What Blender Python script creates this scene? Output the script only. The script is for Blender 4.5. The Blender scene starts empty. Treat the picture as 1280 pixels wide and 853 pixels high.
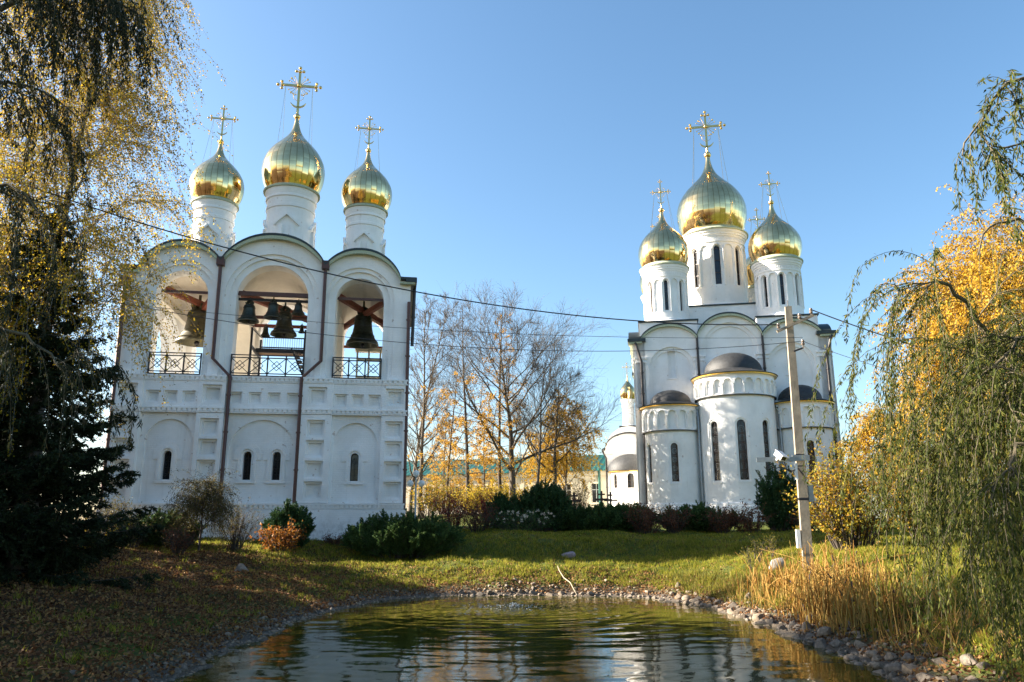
import bpy, bmesh, math
import numpy as np
from mathutils import Vector, Matrix
PI = math.pi
S = bpy.context.scene
COL = S.collection
# ------------------------------------------------------------------ camera, world, sun, exposure
PITCH, ROLL, FPX = math.radians(13.3), math.radians(-0.15), 960.0
EYE = np.array([0.0, 0.0, 2.5])
cam = bpy.data.cameras.new('camera')
cam.sensor_width = 36.0; cam.lens = FPX/1280*36; cam.clip_start = 0.1; cam.clip_end = 3000
co = bpy.data.objects.new('camera', cam); COL.objects.link(co)
_R = np.array([1, 0, 0.]); _F = np.array([0, math.cos(PITCH), math.sin(PITCH)]); _U = np.array([0, -math.sin(PITCH), math.cos(PITCH)])
CR = _R*math.cos(ROLL)+_U*math.sin(ROLL); CU = -_R*math.sin(ROLL)+_U*math.cos(ROLL); CF = _F
M = Matrix.Identity(4)
for i in range(3):
    M[i][0] = CR[i]; M[i][1] = CU[i]; M[i][2] = -CF[i]; M[i][3] = EYE[i]
co.matrix_world = M
S.camera = co
SUN_AZ, SUN_EL = math.radians(-80.5), math.radians(24)      # azimuth clockwise from +Y
SUN_STRENGTH, SKY_STRENGTH, EXPOSURE = 5.0, 0.06, 2.3
w = bpy.data.worlds.new('World'); S.world = w; w.use_nodes = True
nt = w.node_tree; nt.nodes.clear()
sky = nt.nodes.new('ShaderNodeTexSky'); sky.sky_type = 'NISHITA'; sky.sun_disc = False
sky.sun_elevation = SUN_EL; sky.sun_rotation = SUN_AZ; sky.altitude = 100
sky.air_density = 1.0; sky.dust_density = 1.3; sky.ozone_density = 2.0
bg = nt.nodes.new('ShaderNodeBackground'); bg.inputs['Strength'].default_value = SKY_STRENGTH
wo = nt.nodes.new('ShaderNodeOutputWorld')
hs = nt.nodes.new('ShaderNodeHueSaturation'); hs.inputs['Saturation'].default_value = 1.12; hs.inputs['Hue'].default_value = 0.494
nt.links.new(sky.outputs[0], hs.inputs['Color']); nt.links.new(hs.outputs[0], bg.inputs[0]); nt.links.new(bg.outputs[0], wo.inputs[0])
sl = bpy.data.lights.new('sun', 'SUN'); sl.energy = SUN_STRENGTH; sl.angle = math.radians(0.5); sl.color = (1.0, 0.90, 0.76)
so = bpy.data.objects.new('sun', sl); COL.objects.link(so)
sd = Vector((math.sin(SUN_AZ)*math.cos(SUN_EL), math.cos(SUN_AZ)*math.cos(SUN_EL), math.sin(SUN_EL)))
so.rotation_euler = sd.to_track_quat('Z', 'Y').to_euler(); so.location = (-40, 0, 60)
S.view_settings.view_transform = 'Standard'; S.view_settings.look = 'None'
S.view_settings.exposure = EXPOSURE; S.view_settings.gamma = 1.0; S.view_settings.use_curve_mapping = False
S.cycles.max_bounces = 8; S.cycles.diffuse_bounces = 4; S.cycles.glossy_bounces = 4; S.cycles.transparent_max_bounces = 8
S.cycles.use_denoising = True; S.cycles.sample_clamp_indirect = 8.0

# ------------------------------------------------------------------ materials
def mat(name):
    m = bpy.data.materials.new(name); m.use_nodes = True
    n = m.node_tree; b = n.nodes['Principled BSDF']
    return m, n, b
def ramp(n, pts, fac=None):
    r = n.nodes.new('ShaderNodeValToRGB'); e = r.color_ramp.elements
    while len(e) < len(pts): e.new(0.5)
    for el, (p, c) in zip(e, pts):
        el.position = p; el.color = (*c, 1)
    if fac is not None: n.links.new(fac, r.inputs[0])
    return r
def noise(n, scale, detail=4, rough=0.6, vec=None):
    t = n.nodes.new('ShaderNodeTexNoise'); t.inputs['Scale'].default_value = scale
    t.inputs['Detail'].default_value = detail; t.inputs['Roughness'].default_value = rough
    if vec is not None: n.links.new(vec, t.inputs['Vector'])
    return t
def objco(n):
    t = n.nodes.new('ShaderNodeTexCoord'); return t.outputs['Object']
def math_(n, op, a, b=None, c=None):
    t = n.nodes.new('ShaderNodeMath'); t.operation = op
    for i, x in enumerate((a, b, c)):
        if x is None: continue
        if isinstance(x, (int, float)): t.inputs[i].default_value = x
        else: n.links.new(x, t.inputs[i])
    return t.outputs[0]
def mix(n, fac, a, b):
    t = n.nodes.new('ShaderNodeMix'); t.data_type = 'RGBA'
    for s_, x in ((0, fac), (6, a), (7, b)):
        if isinstance(x, (int, float)): t.inputs[s_].default_value = x
        elif isinstance(x, tuple): t.inputs[s_].default_value = (*x, 1)
        else: n.links.new(x, t.inputs[s_])
    return t.outputs[2]
def bump(n, h, strength, dist=0.02, normal=None):
    t = n.nodes.new('ShaderNodeBump'); t.inputs['Strength'].default_value = strength; t.inputs['Distance'].default_value = dist
    n.links.new(h, t.inputs['Height'])
    if normal is not None: n.links.new(normal, t.inputs['Normal'])
    return t.outputs[0]

def m_plain(name, c, rough=0.6, metal=0.0, var=0.25, scale=3.0, bmp=0.0):
    m, n, b = mat(name); o = objco(n)
    t = noise(n, scale, 5, 0.65, o)
    lo = tuple(x*(1-var) for x in c); hi = tuple(min(1, x*(1+var)) for x in c)
    r = ramp(n, [(0.3, lo), (0.7, hi)], t.outputs[0]); n.links.new(r.outputs[0], b.inputs['Base Color'])
    b.inputs['Roughness'].default_value = rough; b.inputs['Metallic'].default_value = metal
    if bmp:
        t2 = noise(n, scale*8, 4, 0.7, o); n.links.new(bump(n, t2.outputs[0], bmp), b.inputs['Normal'])
    return m

def m_whitewash(name, c=(0.90, 0.895, 0.88), brick=0.35, zdirt=3.0):
    m, n, b = mat(name); o = objco(n)
    sp = n.nodes.new('ShaderNodeSeparateXYZ'); n.links.new(o, sp.inputs[0])
    xy = math_(n, 'ADD', sp.outputs[0], sp.outputs[1])
    cb = n.nodes.new('ShaderNodeCombineXYZ'); n.links.new(xy, cb.inputs[0]); n.links.new(sp.outputs[2], cb.inputs[1])
    br = n.nodes.new('ShaderNodeTexBrick'); br.inputs['Scale'].default_value = 1.0
    br.inputs['Brick Width'].default_value = 0.27; br.inputs['Row Height'].default_value = 0.085
    br.inputs['Mortar Size'].default_value = 0.012; br.inputs['Mortar Smooth'].default_value = 0.4
    br.inputs['Color1'].default_value = (.75, .75, .75, 1); br.inputs['Color2'].default_value = (1, 1, 1, 1); br.inputs['Mortar'].default_value = (0.2, .2, .2, 1)
    n.links.new(cb.outputs[0], br.inputs['Vector'])
    big = noise(n, 0.45, 6, 0.65, o); fine = noise(n, 9.0, 5, 0.7, o)
    # vertical rain streaks
    mp = n.nodes.new('ShaderNodeMapping'); mp.inputs['Scale'].default_value = (2.2, 2.2, 0.16); n.links.new(o, mp.inputs[0])
    st = noise(n, 1.0, 6, 0.7, mp.outputs[0])
    g = ramp(n, [(0.35, (c[0]*.84, c[1]*.835, c[2]*.82)), (0.62, c)], big.outputs[0])
    s1 = ramp(n, [(0.58, (0, 0, 0)), (0.80, (1, 1, 1))], st.outputs[0])
    col = mix(n, math_(n, 'MULTIPLY', s1.outputs[0], 0.42), g.outputs[0], (0.52, 0.49, 0.45))
    # damp, flaking plinth and small spots where the limewash has come off
    dz = math_(n, 'SUBTRACT', 1.0, math_(n, 'MULTIPLY', math_(n, 'SUBTRACT', sp.outputs[2], zdirt), 1.1))
    dzc = n.nodes.new('ShaderNodeClamp'); n.links.new(dz, dzc.inputs[0])
    spn = noise(n, 3.0, 6, 0.75, o)
    f = ramp(n, [(0.48, (0, 0, 0)), (0.62, (1, 1, 1))], spn.outputs[0])
    col = mix(n, math_(n, 'MULTIPLY', math_(n, 'MULTIPLY', f.outputs[0], dzc.outputs[0]), 0.55), col, (0.46, 0.43, 0.39))
    sp2 = noise(n, 4.2, 3, 0.5, o); f2 = ramp(n, [(0.69, (0, 0, 0)), (0.72, (1, 1, 1))], sp2.outputs[0])
    col = mix(n, math_(n, 'MULTIPLY', f2.outputs[0], 0.6), col, (0.42, 0.30, 0.24))
    n.links.new(col, b.inputs['Base Color']); b.inputs['Roughness'].default_value = 0.9
    h = math_(n, 'ADD', math_(n, 'MULTIPLY', br.outputs['Color'], brick), math_(n, 'MULTIPLY', fine.outputs[0], 0.5))
    n.links.new(bump(n, h, 0.55, 0.025), b.inputs['Normal'])
    return m

def m_gold(name, nu, nv, jitter):
    m, n, b = mat(name)
    uv = n.nodes.new('ShaderNodeTexCoord').outputs['UV']
    sp = n.nodes.new('ShaderNodeSeparateXYZ'); n.links.new(uv, sp.inputs[0])
    U = math_(n, 'MULTIPLY', sp.outputs[0], nu); V = math_(n, 'MULTIPLY', sp.outputs[1], nv)
    cb = n.nodes.new('ShaderNodeCombineXYZ'); n.links.new(math_(n, 'FLOOR', U), cb.inputs[0]); n.links.new(math_(n, 'FLOOR', V), cb.inputs[1])
    wn = n.nodes.new('ShaderNodeTexWhiteNoise'); wn.noise_dimensions = '2D'; n.links.new(cb.outputs[0], wn.inputs['Vector'])
    ge = n.nodes.new('ShaderNodeNewGeometry')
    v1 = n.nodes.new('ShaderNodeVectorMath'); v1.operation = 'SUBTRACT'; n.links.new(wn.outputs['Color'], v1.inputs[0]); v1.inputs[1].default_value = (.5, .5, .5)
    v2 = n.nodes.new('ShaderNodeVectorMath'); v2.operation = 'SCALE'; n.links.new(v1.outputs[0], v2.inputs[0]); v2.inputs['Scale'].default_value = jitter
    v3 = n.nodes.new('ShaderNodeVectorMath'); v3.operation = 'ADD'; n.links.new(v2.outputs[0], v3.inputs[0]); n.links.new(ge.outputs['Normal'], v3.inputs[1])
    v4 = n.nodes.new('ShaderNodeVectorMath'); v4.operation = 'NORMALIZE'; n.links.new(v3.outputs[0], v4.inputs[0])
    fu = math_(n, 'ABSOLUTE', math_(n, 'SUBTRACT', math_(n, 'FRACT', U), 0.5)); fv = math_(n, 'ABSOLUTE', math_(n, 'SUBTRACT', math_(n, 'FRACT', V), 0.5))
    seam = math_(n, 'MAXIMUM', math_(n, 'GREATER_THAN', fu, 0.435), math_(n, 'MULTIPLY', math_(n, 'GREATER_THAN', fv, 0.47), 0.5))
    var = noise(n, 2.0, 5, 0.6, objco(n))
    r = ramp(n, [(0.3, (0.72, 0.53, 0.25)), (0.7, (0.85, 0.655, 0.335))], var.outputs[0])
    col = mix(n, math_(n, 'MULTIPLY', seam, 0.7), r.outputs[0], (0.38, 0.24, 0.09))
    n.links.new(col, b.inputs['Base Color']); b.inputs['Metallic'].default_value = 1.0
    rg = ramp(n, [(0.3, (.07,)*3), (0.75, (.17,)*3)], var.outputs[0]); n.links.new(rg.outputs[0], b.inputs['Roughness'])
    n.links.new(v4.outputs[0], b.inputs['Normal'])
    return m

def m_leaf(name, cols, trans=0.4, rough=0.5):
    m, n, b = mat(name)
    a = n.nodes.new('ShaderNodeAttribute'); a.attribute_name = 'rnd'
    k = len(cols)
    r = ramp(n, [(i/(k-1), c) for i, c in enumerate(cols)], a.outputs['Fac'])
    n.links.new(r.outputs[0], b.inputs['Base Color']); b.inputs['Roughness'].default_value = rough
    b.inputs['Specular IOR Level'].default_value = 0.12
    t = n.nodes.new('ShaderNodeBsdfTranslucent'); n.links.new(r.outputs[0], t.inputs[0])
    mx = n.nodes.new('ShaderNodeMixShader'); mx.inputs[0].default_value = trans
    n.links.new(b.outputs[0], mx.inputs[1]); n.links.new(t.outputs[0], mx.inputs[2])
    n.links.new(mx.outputs[0], n.nodes['Material Output'].inputs[0])
    return m

def m_bark(name, c1, c2, scale=6):
    m, n, b = mat(name); o = objco(n)
    mp = n.nodes.new('ShaderNodeMapping'); mp.inputs['Scale'].default_value = (scale, scale, scale*0.25); n.links.new(o, mp.inputs[0])
    t = noise(n, 2.0, 6, 0.7, mp.outputs[0])
    r = ramp(n, [(0.35, c1), (0.65, c2)], t.outputs[0]); n.links.new(r.outputs[0], b.inputs['Base Color'])
    b.inputs['Roughness'].default_value = 0.9; n.links.new(bump(n, t.outputs[0], 0.6, 0.03), b.inputs['Normal'])
    return m

MT = {}
MT['wall'] = m_whitewash('limewashed_brick', zdirt=2.2)
MT['church'] = m_whitewash('limewash_church', (0.90, 0.89, 0.87), 0.18, 3.2)
MT['plaster_in'] = m_plain('warm_lit_tone_plaster', (0.78, 0.72, 0.62), 0.9, 0, 0.06, 2, 0.1)  # warmth of sunlight bounced inside the bell stage is put into this colour
MT['lead'] = m_plain('dark_roof_metal', (0.035, 0.045, 0.045), 0.4, 0.5, 0.3, 2)
MT['slate'] = m_plain('dark_grey_roof', (0.024, 0.025, 0.026), 0.6, 0.0, 0.5, 5, 0.8)
MT['verdigris'] = m_plain('pale_green_trim', (0.40, 0.44, 0.31), 0.7, 0.05, 0.5, 30, 0.5)
MT['goldtrim'] = m_plain('gilded_trim', (0.72, 0.44, 0.10), 0.35, 0.85, 0.3, 9, 0.1)
MT['gold'] = m_gold('gilded_panels', 40, 22, 0.11)
MT['gold_small'] = m_gold('gilded_panels_small', 30, 17, 0.15)
MT['goldplain'] = m_plain('gilded_metal', (0.75, 0.53, 0.20), 0.28, 1.0, 0.15, 4)
MT['pipe'] = m_plain('brown_pipe', (0.085, 0.035, 0.028), 0.45, 0.1, 0.2, 4)
MT['pipedark'] = m_plain('dark_pipe', (0.03, 0.024, 0.024), 0.45, 0.1, 0.2, 4)
MT['pipegrey'] = m_plain('zinc_pipe', (0.30, 0.32, 0.33), 0.4, 0.6, 0.15, 5)
MT['iron'] = m_plain('black_iron', (0.022, 0.022, 0.026), 0.5, 0.4, 0.2, 8)
MT['redbeam'] = m_plain('red_oxide_beam', (0.20, 0.055, 0.03), 0.65, 0, 0.3, 5)
MT['bronze'] = m_plain('dark_bronze', (0.055, 0.060, 0.045), 0.42, 0.75, 0.4, 5, 0.1)
MT['bronze_lit'] = m_plain('sunlit_tone_bronze', (0.085, 0.078, 0.048), 0.5, 0.5, 0.35, 4, 0.1)  # lighter copy of the bronze: sun on the left bell is in the colour
MT['wood'] = m_plain('dark_wood', (0.05, 0.028, 0.02), 0.75, 0, 0.3, 6, 0.2)
MT['plank'] = m_plain('worn_plank', (0.16, 0.10, 0.06), 0.8, 0, 0.3, 5)
MT['frame'] = m_plain('brown_window_frame', (0.05, 0.026, 0.018), 0.5, 0, 0.2, 5)
MT['white'] = m_plain('white_paint', (0.75, 0.75, 0.73), 0.5, 0, 0.08, 5)
MT['cream'] = m_plain('cream_render', (0.50, 0.44, 0.33), 0.9, 0, 0.2, 1.2, 0.1)
MT['concrete'] = m_plain('weathered_concrete', (0.27, 0.225, 0.165), 0.9, 0, 0.35, 2.5, 0.4)
MT['rock'] = m_plain('grey_rock', (0.16, 0.13, 0.10), 0.9, 0, 0.55, 2.2, 0.8)
MT['rock2'] = m_plain('brown_rock', (0.22, 0.17, 0.12), 0.9, 0, 0.5, 2.2, 0.8)
MT['wire'] = m_plain('black_cable', (0.015, 0.015, 0.017), 0.5, 0, 0.1, 5)
MT['porcelain'] = m_plain('brown_porcelain', (0.20, 0.16, 0.13), 0.2, 0, 0.1, 5)
MT['drybranch'] = m_plain('bleached_branch', (0.30, 0.25, 0.17), 0.8, 0, 0.2, 8, 0.3)
mg, n_, b_ = mat('dark_glass'); b_.inputs['Base Color'].default_value = (0.012, 0.014, 0.018, 1); b_.inputs['Roughness'].default_value = 0.06
t_ = noise(n_, 1.5, 2, 0.5, objco(n_)); n_.links.new(bump(n_, t_.outputs[0], 0.25, 0.05), b_.inputs['Normal'])
MT['glass'] = mg
# green standing-seam roof
mr, n_, b_ = mat('green_sheet_roof'); o_ = objco(n_)
wv = n_.nodes.new('ShaderNodeTexWave'); wv.inputs['Scale'].default_value = 0.55; wv.inputs['Distortion'].default_value = 0; n_.links.new(o_, wv.inputs['Vector'])
rr = ramp(n_, [(0.0, (0.003, 0.036, 0.028)), (0.9, (0.004, 0.064, 0.05)), (1.0, (0.012, 0.11, 0.085))], wv.outputs[0]); n_.links.new(rr.outputs[0], b_.inputs['Base Color'])
b_.inputs['Roughness'].default_value = 0.45; n_.links.new(bump(n_, wv.outputs[0], 0.4, 0.05), b_.inputs['Normal'])
MT['greenroof'] = mr
# bark and leaves
MT['bark_birch'] = m_bark('birch_bark', (0.10, 0.085, 0.075), (0.42, 0.38, 0.33), 4)
MT['bark_dark'] = m_bark('dark_bark', (0.035, 0.027, 0.02), (0.085, 0.065, 0.05))
MT['bark_mid'] = m_bark('grey_brown_bark', (0.05, 0.04, 0.03), (0.125, 0.10, 0.07))
MT['bark_willow'] = m_bark('willow_bark', (0.06, 0.05, 0.03), (0.15, 0.12, 0.07))
MT['lf_birch'] = m_leaf('birch_leaves', [(0.24, 0.13, 0.015), (0.44, 0.27, 0.02), (0.58, 0.40, 0.035), (0.36, 0.29, 0.03), (0.18, 0.18, 0.03)], 0.55, 0.7)
MT['lf_gold'] = m_leaf('golden_leaves', [(0.32, 0.18, 0.02), (0.50, 0.29, 0.03), (0.60, 0.37, 0.04), (0.34, 0.25, 0.03)], 0.45)
MT['lf_larch'] = m_leaf('larch_needles', [(0.36, 0.19, 0.025), (0.55, 0.31, 0.045), (0.42, 0.26, 0.04)], 0.5)
MT['lf_willow'] = m_leaf('willow_leaves', [(0.024, 0.038, 0.010), (0.055, 0.075, 0.016), (0.12, 0.13, 0.024), (0.055, 0.075, 0.025), (0.22, 0.19, 0.03)], 0.45, 0.6)
MT['lf_willow_dark'] = m_leaf('shaded_blue_green_willow_leaves', [(0.010, 0.017, 0.012), (0.018, 0.027, 0.017), (0.028, 0.035, 0.020), (0.045, 0.04, 0.013)], 0.25, 0.75)  # leaf colours darkened so the left strands look shaded
MT['lf_spruce'] = m_leaf('spruce_needles', [(0.012, 0.020, 0.010), (0.022, 0.034, 0.014), (0.036, 0.048, 0.018)], 0.1, 0.6)
MT['lf_juniper'] = m_leaf('juniper_needles', [(0.032, 0.062, 0.022), (0.065, 0.12, 0.034), (0.11, 0.165, 0.05)], 0.25, 0.6)
MT['lf_mugo'] = m_leaf('mugo_needles', [(0.022, 0.052, 0.022), (0.042, 0.09, 0.03), (0.072, 0.13, 0.042)], 0.12, 0.6)
MT['lf_orange'] = m_leaf('orange_leaves', [(0.14, 0.04, 0.012), (0.30, 0.10, 0.018), (0.42, 0.20, 0.03), (0.20, 0.08, 0.02)], 0.4)
MT['lf_red'] = m_leaf('red_leaves', [(0.13, 0.018, 0.018), (0.26, 0.035, 0.03), (0.38, 0.06, 0.04), (0.20, 0.05, 0.03)], 0.4)
MT['lf_brown'] = m_leaf('brown_red_leaves', [(0.08, 0.030, 0.018), (0.15, 0.050, 0.026), (0.20, 0.085, 0.04), (0.09, 0.065, 0.028)], 0.3)
MT['lf_yellow'] = m_leaf('yellow_leaves', [(0.30, 0.20, 0.02), (0.50, 0.34, 0.03), (0.36, 0.30, 0.04)], 0.45)
MT['lf_olive'] = m_leaf('olive_leaves', [(0.05, 0.055, 0.018), (0.085, 0.085, 0.025), (0.15, 0.12, 0.03), (0.10, 0.06, 0.02)], 0.4)
MT['lf_amber'] = m_leaf('amber_shrub_leaves', [(0.14, 0.14, 0.02), (0.28, 0.23, 0.025), (0.42, 0.27, 0.025), (0.30, 0.14, 0.02), (0.16, 0.18, 0.03)], 0.42)
MT['grass'] = m_leaf('grass_blades', [(0.06, 0.090, 0.012), (0.18, 0.20, 0.02), (0.36, 0.32, 0.04), (0.46, 0.34, 0.10)], 0.5, 0.6)
MT['litter'] = m_leaf('fallen_leaf', [(0.06, 0.028, 0.014), (0.13, 0.058, 0.026), (0.22, 0.105, 0.045), (0.32, 0.19, 0.07), (0.10, 0.052, 0.03)], 0.2, 0.7)
MT['reed'] = m_leaf('dry_reed', [(0.24, 0.12, 0.03), (0.42, 0.22, 0.05), (0.56, 0.36, 0.11), (0.28, 0.22, 0.06)], 0.35, 0.6)
MT['flower'] = m_leaf('white_flower', [(0.55, 0.48, 0.38), (0.75, 0.68, 0.55)], 0.3, 0.7)
MT['weed'] = m_leaf('green_weed', [(0.07, 0.09, 0.02), (0.16, 0.15, 0.03), (0.28, 0.20, 0.03)], 0.4, 0.6)

# ------------------------------------------------------------------ mesh helpers
class MB:
    """collects shapes; build() links them as ONE mesh object"""
    def __init__(s, xf=None):
        s.v = []; s.f = []; s.mi = []; s.m = 0; s.xf = xf
    def add(s, vs, fs):
        o = len(s.v)
        if s.xf: vs = [s.xf(*p) for p in vs]
        s.v.extend(tuple(p) for p in vs); s.f.extend(tuple(i+o for i in f) for f in fs); s.mi.extend([s.m]*len(fs))
    def box(s, x0, x1, y0, y1, z0, z1):
        s.add([(x0, y0, z0), (x1, y0, z0), (x1, y1, z0), (x0, y1, z0), (x0, y0, z1), (x1, y0, z1), (x1, y1, z1), (x0, y1, z1)],
              [(0, 1, 5, 4), (1, 2, 6, 5), (2, 3, 7, 6), (3, 0, 4, 7), (4, 5, 6, 7), (3, 2, 1, 0)])
    def slab(s, xs, lo, hi, y0, y1):
        """solid between two curves lo(x), hi(x), from y0 to y1"""
        n = len(xs); vs = []
        for x, a, b in zip(xs, lo, hi): vs += [(x, y0, a), (x, y0, b), (x, y1, b), (x, y1, a)]
        fs = []
        for i in range(n-1):
            a = 4*i; b = a+4
            fs += [(a, b, b+1, a+1), (a+1, b+1, b+2, a+2), (a+2, b+2, b+3, a+3), (a+3, b+3, b, a)]
        fs += [(0, 1, 2, 3), (4*n-1, 4*n-2, 4*n-3, 4*n-4)]
        s.add(vs, fs)
    def ring(s, cx, cz, r0, r1, a0, a1, y0, y1, n=20, sx=1.0):
        vs = []; fs = []
        for i in range(n+1):
            a = a0+(a1-a0)*i/n; c = math.cos(a)*sx; d = math.sin(a)
            vs += [(cx+r0*c, y0, cz+r0*d), (cx+r1*c, y0, cz+r1*d), (cx+r1*c, y1, cz+r1*d), (cx+r0*c, y1, cz+r0*d)]
        for i in range(n):
            a = 4*i; b = a+4
            fs += [(a, b, b+1, a+1), (a+1, b+1, b+2, a+2), (a+2, b+2, b+3, a+3), (a+3, b+3, b, a)]
        fs += [(0, 1, 2, 3), (4*n+3, 4*n+2, 4*n+1, 4*n)]
        s.add(vs, fs)
    def arch(s, cx, zb, zs, hw, wd, y0, y1, n=18):
        """raised band round an arched opening: two jambs and an arc"""
        s.ring(cx, zs, hw, hw+wd, 0, PI, y0, y1, n)
        if zs > zb:
            s.box(cx-hw-wd, cx-hw, y0, y1, zb, zs); s.box(cx+hw, cx+hw+wd, y0, y1, zb, zs)
    def lathe(s, cx, cy, prof, n=32, a0=0.0, a1=2*PI):
        full = abs(a1-a0-2*PI) < 1e-6; m = n if full else n+1; k = len(prof); vs = []; fs = []
        for i in range(m):
            a = a0+(a1-a0)*i/n
            for r, z in prof: vs.append((cx+r*math.sin(a), cy-r*math.cos(a), z))
        for i in range(n):
            j = (i+1) % m
            for q in range(k-1): fs.append((i*k+q, j*k+q, j*k+q+1, i*k+q+1))
        s.add(vs, fs)
    def ball(s, x, y, z, r, n=10):
        s.lathe(x, y, [(max(1e-4, r*math.sin(PI*i/8)), z-r*math.cos(PI*i/8)) for i in range(9)], n)
    def tube(s, pts, r, sides=6):
        pts = [Vector(p) for p in pts]; vs = []; fs = []; k = len(pts)
        rr = r if isinstance(r, (list, tuple)) else [r]*k
        for i, p in enumerate(pts):
            t = (pts[min(i+1, k-1)]-pts[max(i-1, 0)]).normalized()
            ref = Vector((0, 0, 1)) if abs(t.z) < 0.9 else Vector((1, 0, 0))
            a = t.cross(ref).normalized(); b = t.cross(a)
            for j in range(sides):
                q = 2*PI*(j+.5)/sides; vs.append(tuple(p+(a*math.cos(q)+b*math.sin(q))*rr[i]))
        for i in range(k-1):
            for j in range(sides):
                j2 = (j+1) % sides; fs.append((i*sides+j, i*sides+j2, (i+1)*sides+j2, (i+1)*sides+j))
        fs.append(tuple(range(sides))[::-1]); fs.append(tuple((k-1)*sides+j for j in range(sides)))
        s.add(vs, fs)
    def build(s, name, mats, parent=None, smooth=None, weld=True):
        me = bpy.data.meshes.new(name)
        me.from_pydata(s.v, [], s.f)
        if not isinstance(mats, (list, tuple)): mats = [mats]
        for m in mats: me.materials.append(MT[m] if isinstance(m, str) else m)
        me.polygons.foreach_set('material_index', s.mi)
        bm = bmesh.new(); bm.from_mesh(me)
        if weld and smooth: bmesh.ops.remove_doubles(bm, verts=bm.verts, dist=1e-4)
        bmesh.ops.recalc_face_normals(bm, faces=bm.faces)
        bm.to_mesh(me); bm.free()
        if smooth:
            me.polygons.foreach_set('use_smooth', [True]*len(me.polygons)); me.set_sharp_from_angle(angle=math.radians(smooth))
        me.update()
        o = bpy.data.objects.new(name, me); COL.objects.link(o)
        if parent: o.parent = parent
        return o
def npmesh(name, verts, quads, mats, parent=None, rnd=None, smooth=False, midx=None):
    me = bpy.data.meshes.new(name); nv = len(verts); nf = len(quads); k = quads.shape[1]
    me.vertices.add(nv); me.vertices.foreach_set('co', np.ascontiguousarray(verts, dtype=np.float32).ravel())
    me.loops.add(nf*k); me.loops.foreach_set('vertex_index', np.ascontiguousarray(quads, dtype=np.int32).ravel())
    me.polygons.add(nf); me.polygons.foreach_set('loop_start', np.arange(0, nf*k, k, dtype=np.int32))
    if not isinstance(mats, (list, tuple)): mats = [mats]
    for m in mats: me.materials.append(MT[m])
    if midx is not None: me.polygons.foreach_set('material_index', np.ascontiguousarray(midx, dtype=np.int32))
    if rnd is not None:
        a = me.attributes.new('rnd', 'FLOAT', 'FACE'); a.data.foreach_set('value', np.ascontiguousarray(rnd, dtype=np.float32))
    if smooth: me.polygons.foreach_set('use_smooth', np.ones(nf, dtype=bool))
    me.update(calc_edges=True); me.validate()
    o = bpy.data.objects.new(name, me); COL.objects.link(o)
    if parent: o.parent = parent
    return o
def tag(o, label=None, cat=None, group=None, kind=None):
    if label: o['label'] = label
    if cat: o['category'] = cat
    if group: o['group'] = group
    if kind: o['kind'] = kind
    return o
def thing(name, label, cat, loc=(0, 0, 0), rz=0.0, group=None):
    o = bpy.data.objects.new(name, None); COL.objects.link(o); o.empty_display_size = 0.2
    o.location = loc; o.rotation_euler = (0, 0, rz)
    return tag(o, label, cat, group)
def wall(mb, x0, x1, z0, top, y0, y1, holes=(), dx=None):
    """upright wall from x0 to x1, z0 to top(x), with arched holes (cx, half width, sill z, spring z)"""
    tp = top if callable(top) else (lambda x: top)
    hs = sorted(holes); cur = x0
    def solid(a, b, lo=z0):
        if b-a < 1e-5: return
        k = max(1, int(math.ceil((b-a)/dx))) if dx else 1
        xs = [a+(b-a)*i/k for i in range(k+1)]
        mb.slab(xs, [lo]*len(xs), [tp(x) for x in xs], y0, y1)
    for cx, hw, zb, zs in hs:
        solid(cur, cx-hw)
        k = 16; xs = [cx-hw*math.cos(PI*i/k) for i in range(k+1)]
        mb.slab(xs, [zs+math.sqrt(max(0, hw*hw-(x-cx)**2)) for x in xs], [tp(x) for x in xs], y0, y1)
        if zb > z0+1e-4: mb.slab([cx-hw, cx, cx+hw], [z0]*3, [zb]*3, y0, y1)
        cur = cx+hw
    solid(cur, x1)
def bend(cx, cy, R):
    return lambda x, y, z: (cx+(R-y)*math.sin(x/R), cy-(R-y)*math.cos(x/R), z)

# ------------------------------------------------------------------ camera rays used to lay the plan out
def ray(px, py):
    d = CR*(px-640)+CU*(426.5-py)+CF*FPX; return d/np.linalg.norm(d)
def atY(px, py, Y):
    d = ray(px, py); return EYE+d/d[1]*Y
# ------------------------------------------------------------------ ground
def interp(d, k): return np.interp(d, [a for a, b in k], [b for a, b in k])
PCX, PCY, PA, PB = 0.35, 17.0, 6.0, 11.35
K_FAR = [(-9, -1.4), (-2, -.7), (0, 0), (.6, .28), (2.2, .85), (2.9, 1.0), (4.4, 1.08), (5.5, 1.74), (7.0, 1.93), (9, 2.0), (14, 2.2), (22, 3.0), (40, 3.2), (80, 3.2), (600, 3.0)]
K_LEFT = [(-9, -1.4), (-2, -.6), (0, 0), (.6, .22), (2, .5), (5, 1.0), (8, 1.4), (12, 1.7), (20, 2.0), (40, 2.3), (600, 3.0)]
K_RIGHT = [(-9, -1.4), (-2, -.7), (0, 0), (.6, .25), (2.2, .9), (4, 1.3), (8, 1.75), (12, 1.95), (20, 2.1), (40, 2.6), (600, 3.0)]
K_NEAR = [(-9, -1.4), (-2, -.7), (0, 0), (1, .4), (4, .8), (10, .95), (600, 1.5)]
def pond_d(x, y):
    ex = (x-PCX)/PA; ey = (y-PCY)/PB
    p = 3.2; s = (np.abs(ex)**p+np.abs(ey)**p)**(1/p)+1e-6
    rho = np.hypot(x-PCX, y-PCY); d = rho*(1-1/s)
    th = np.arctan2(y-PCY, x-PCX)
    return d+0.16*np.sin(th*9+.7)+0.10*np.sin(th*23+2)+.06*np.sin(th*47), ex, ey
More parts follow.
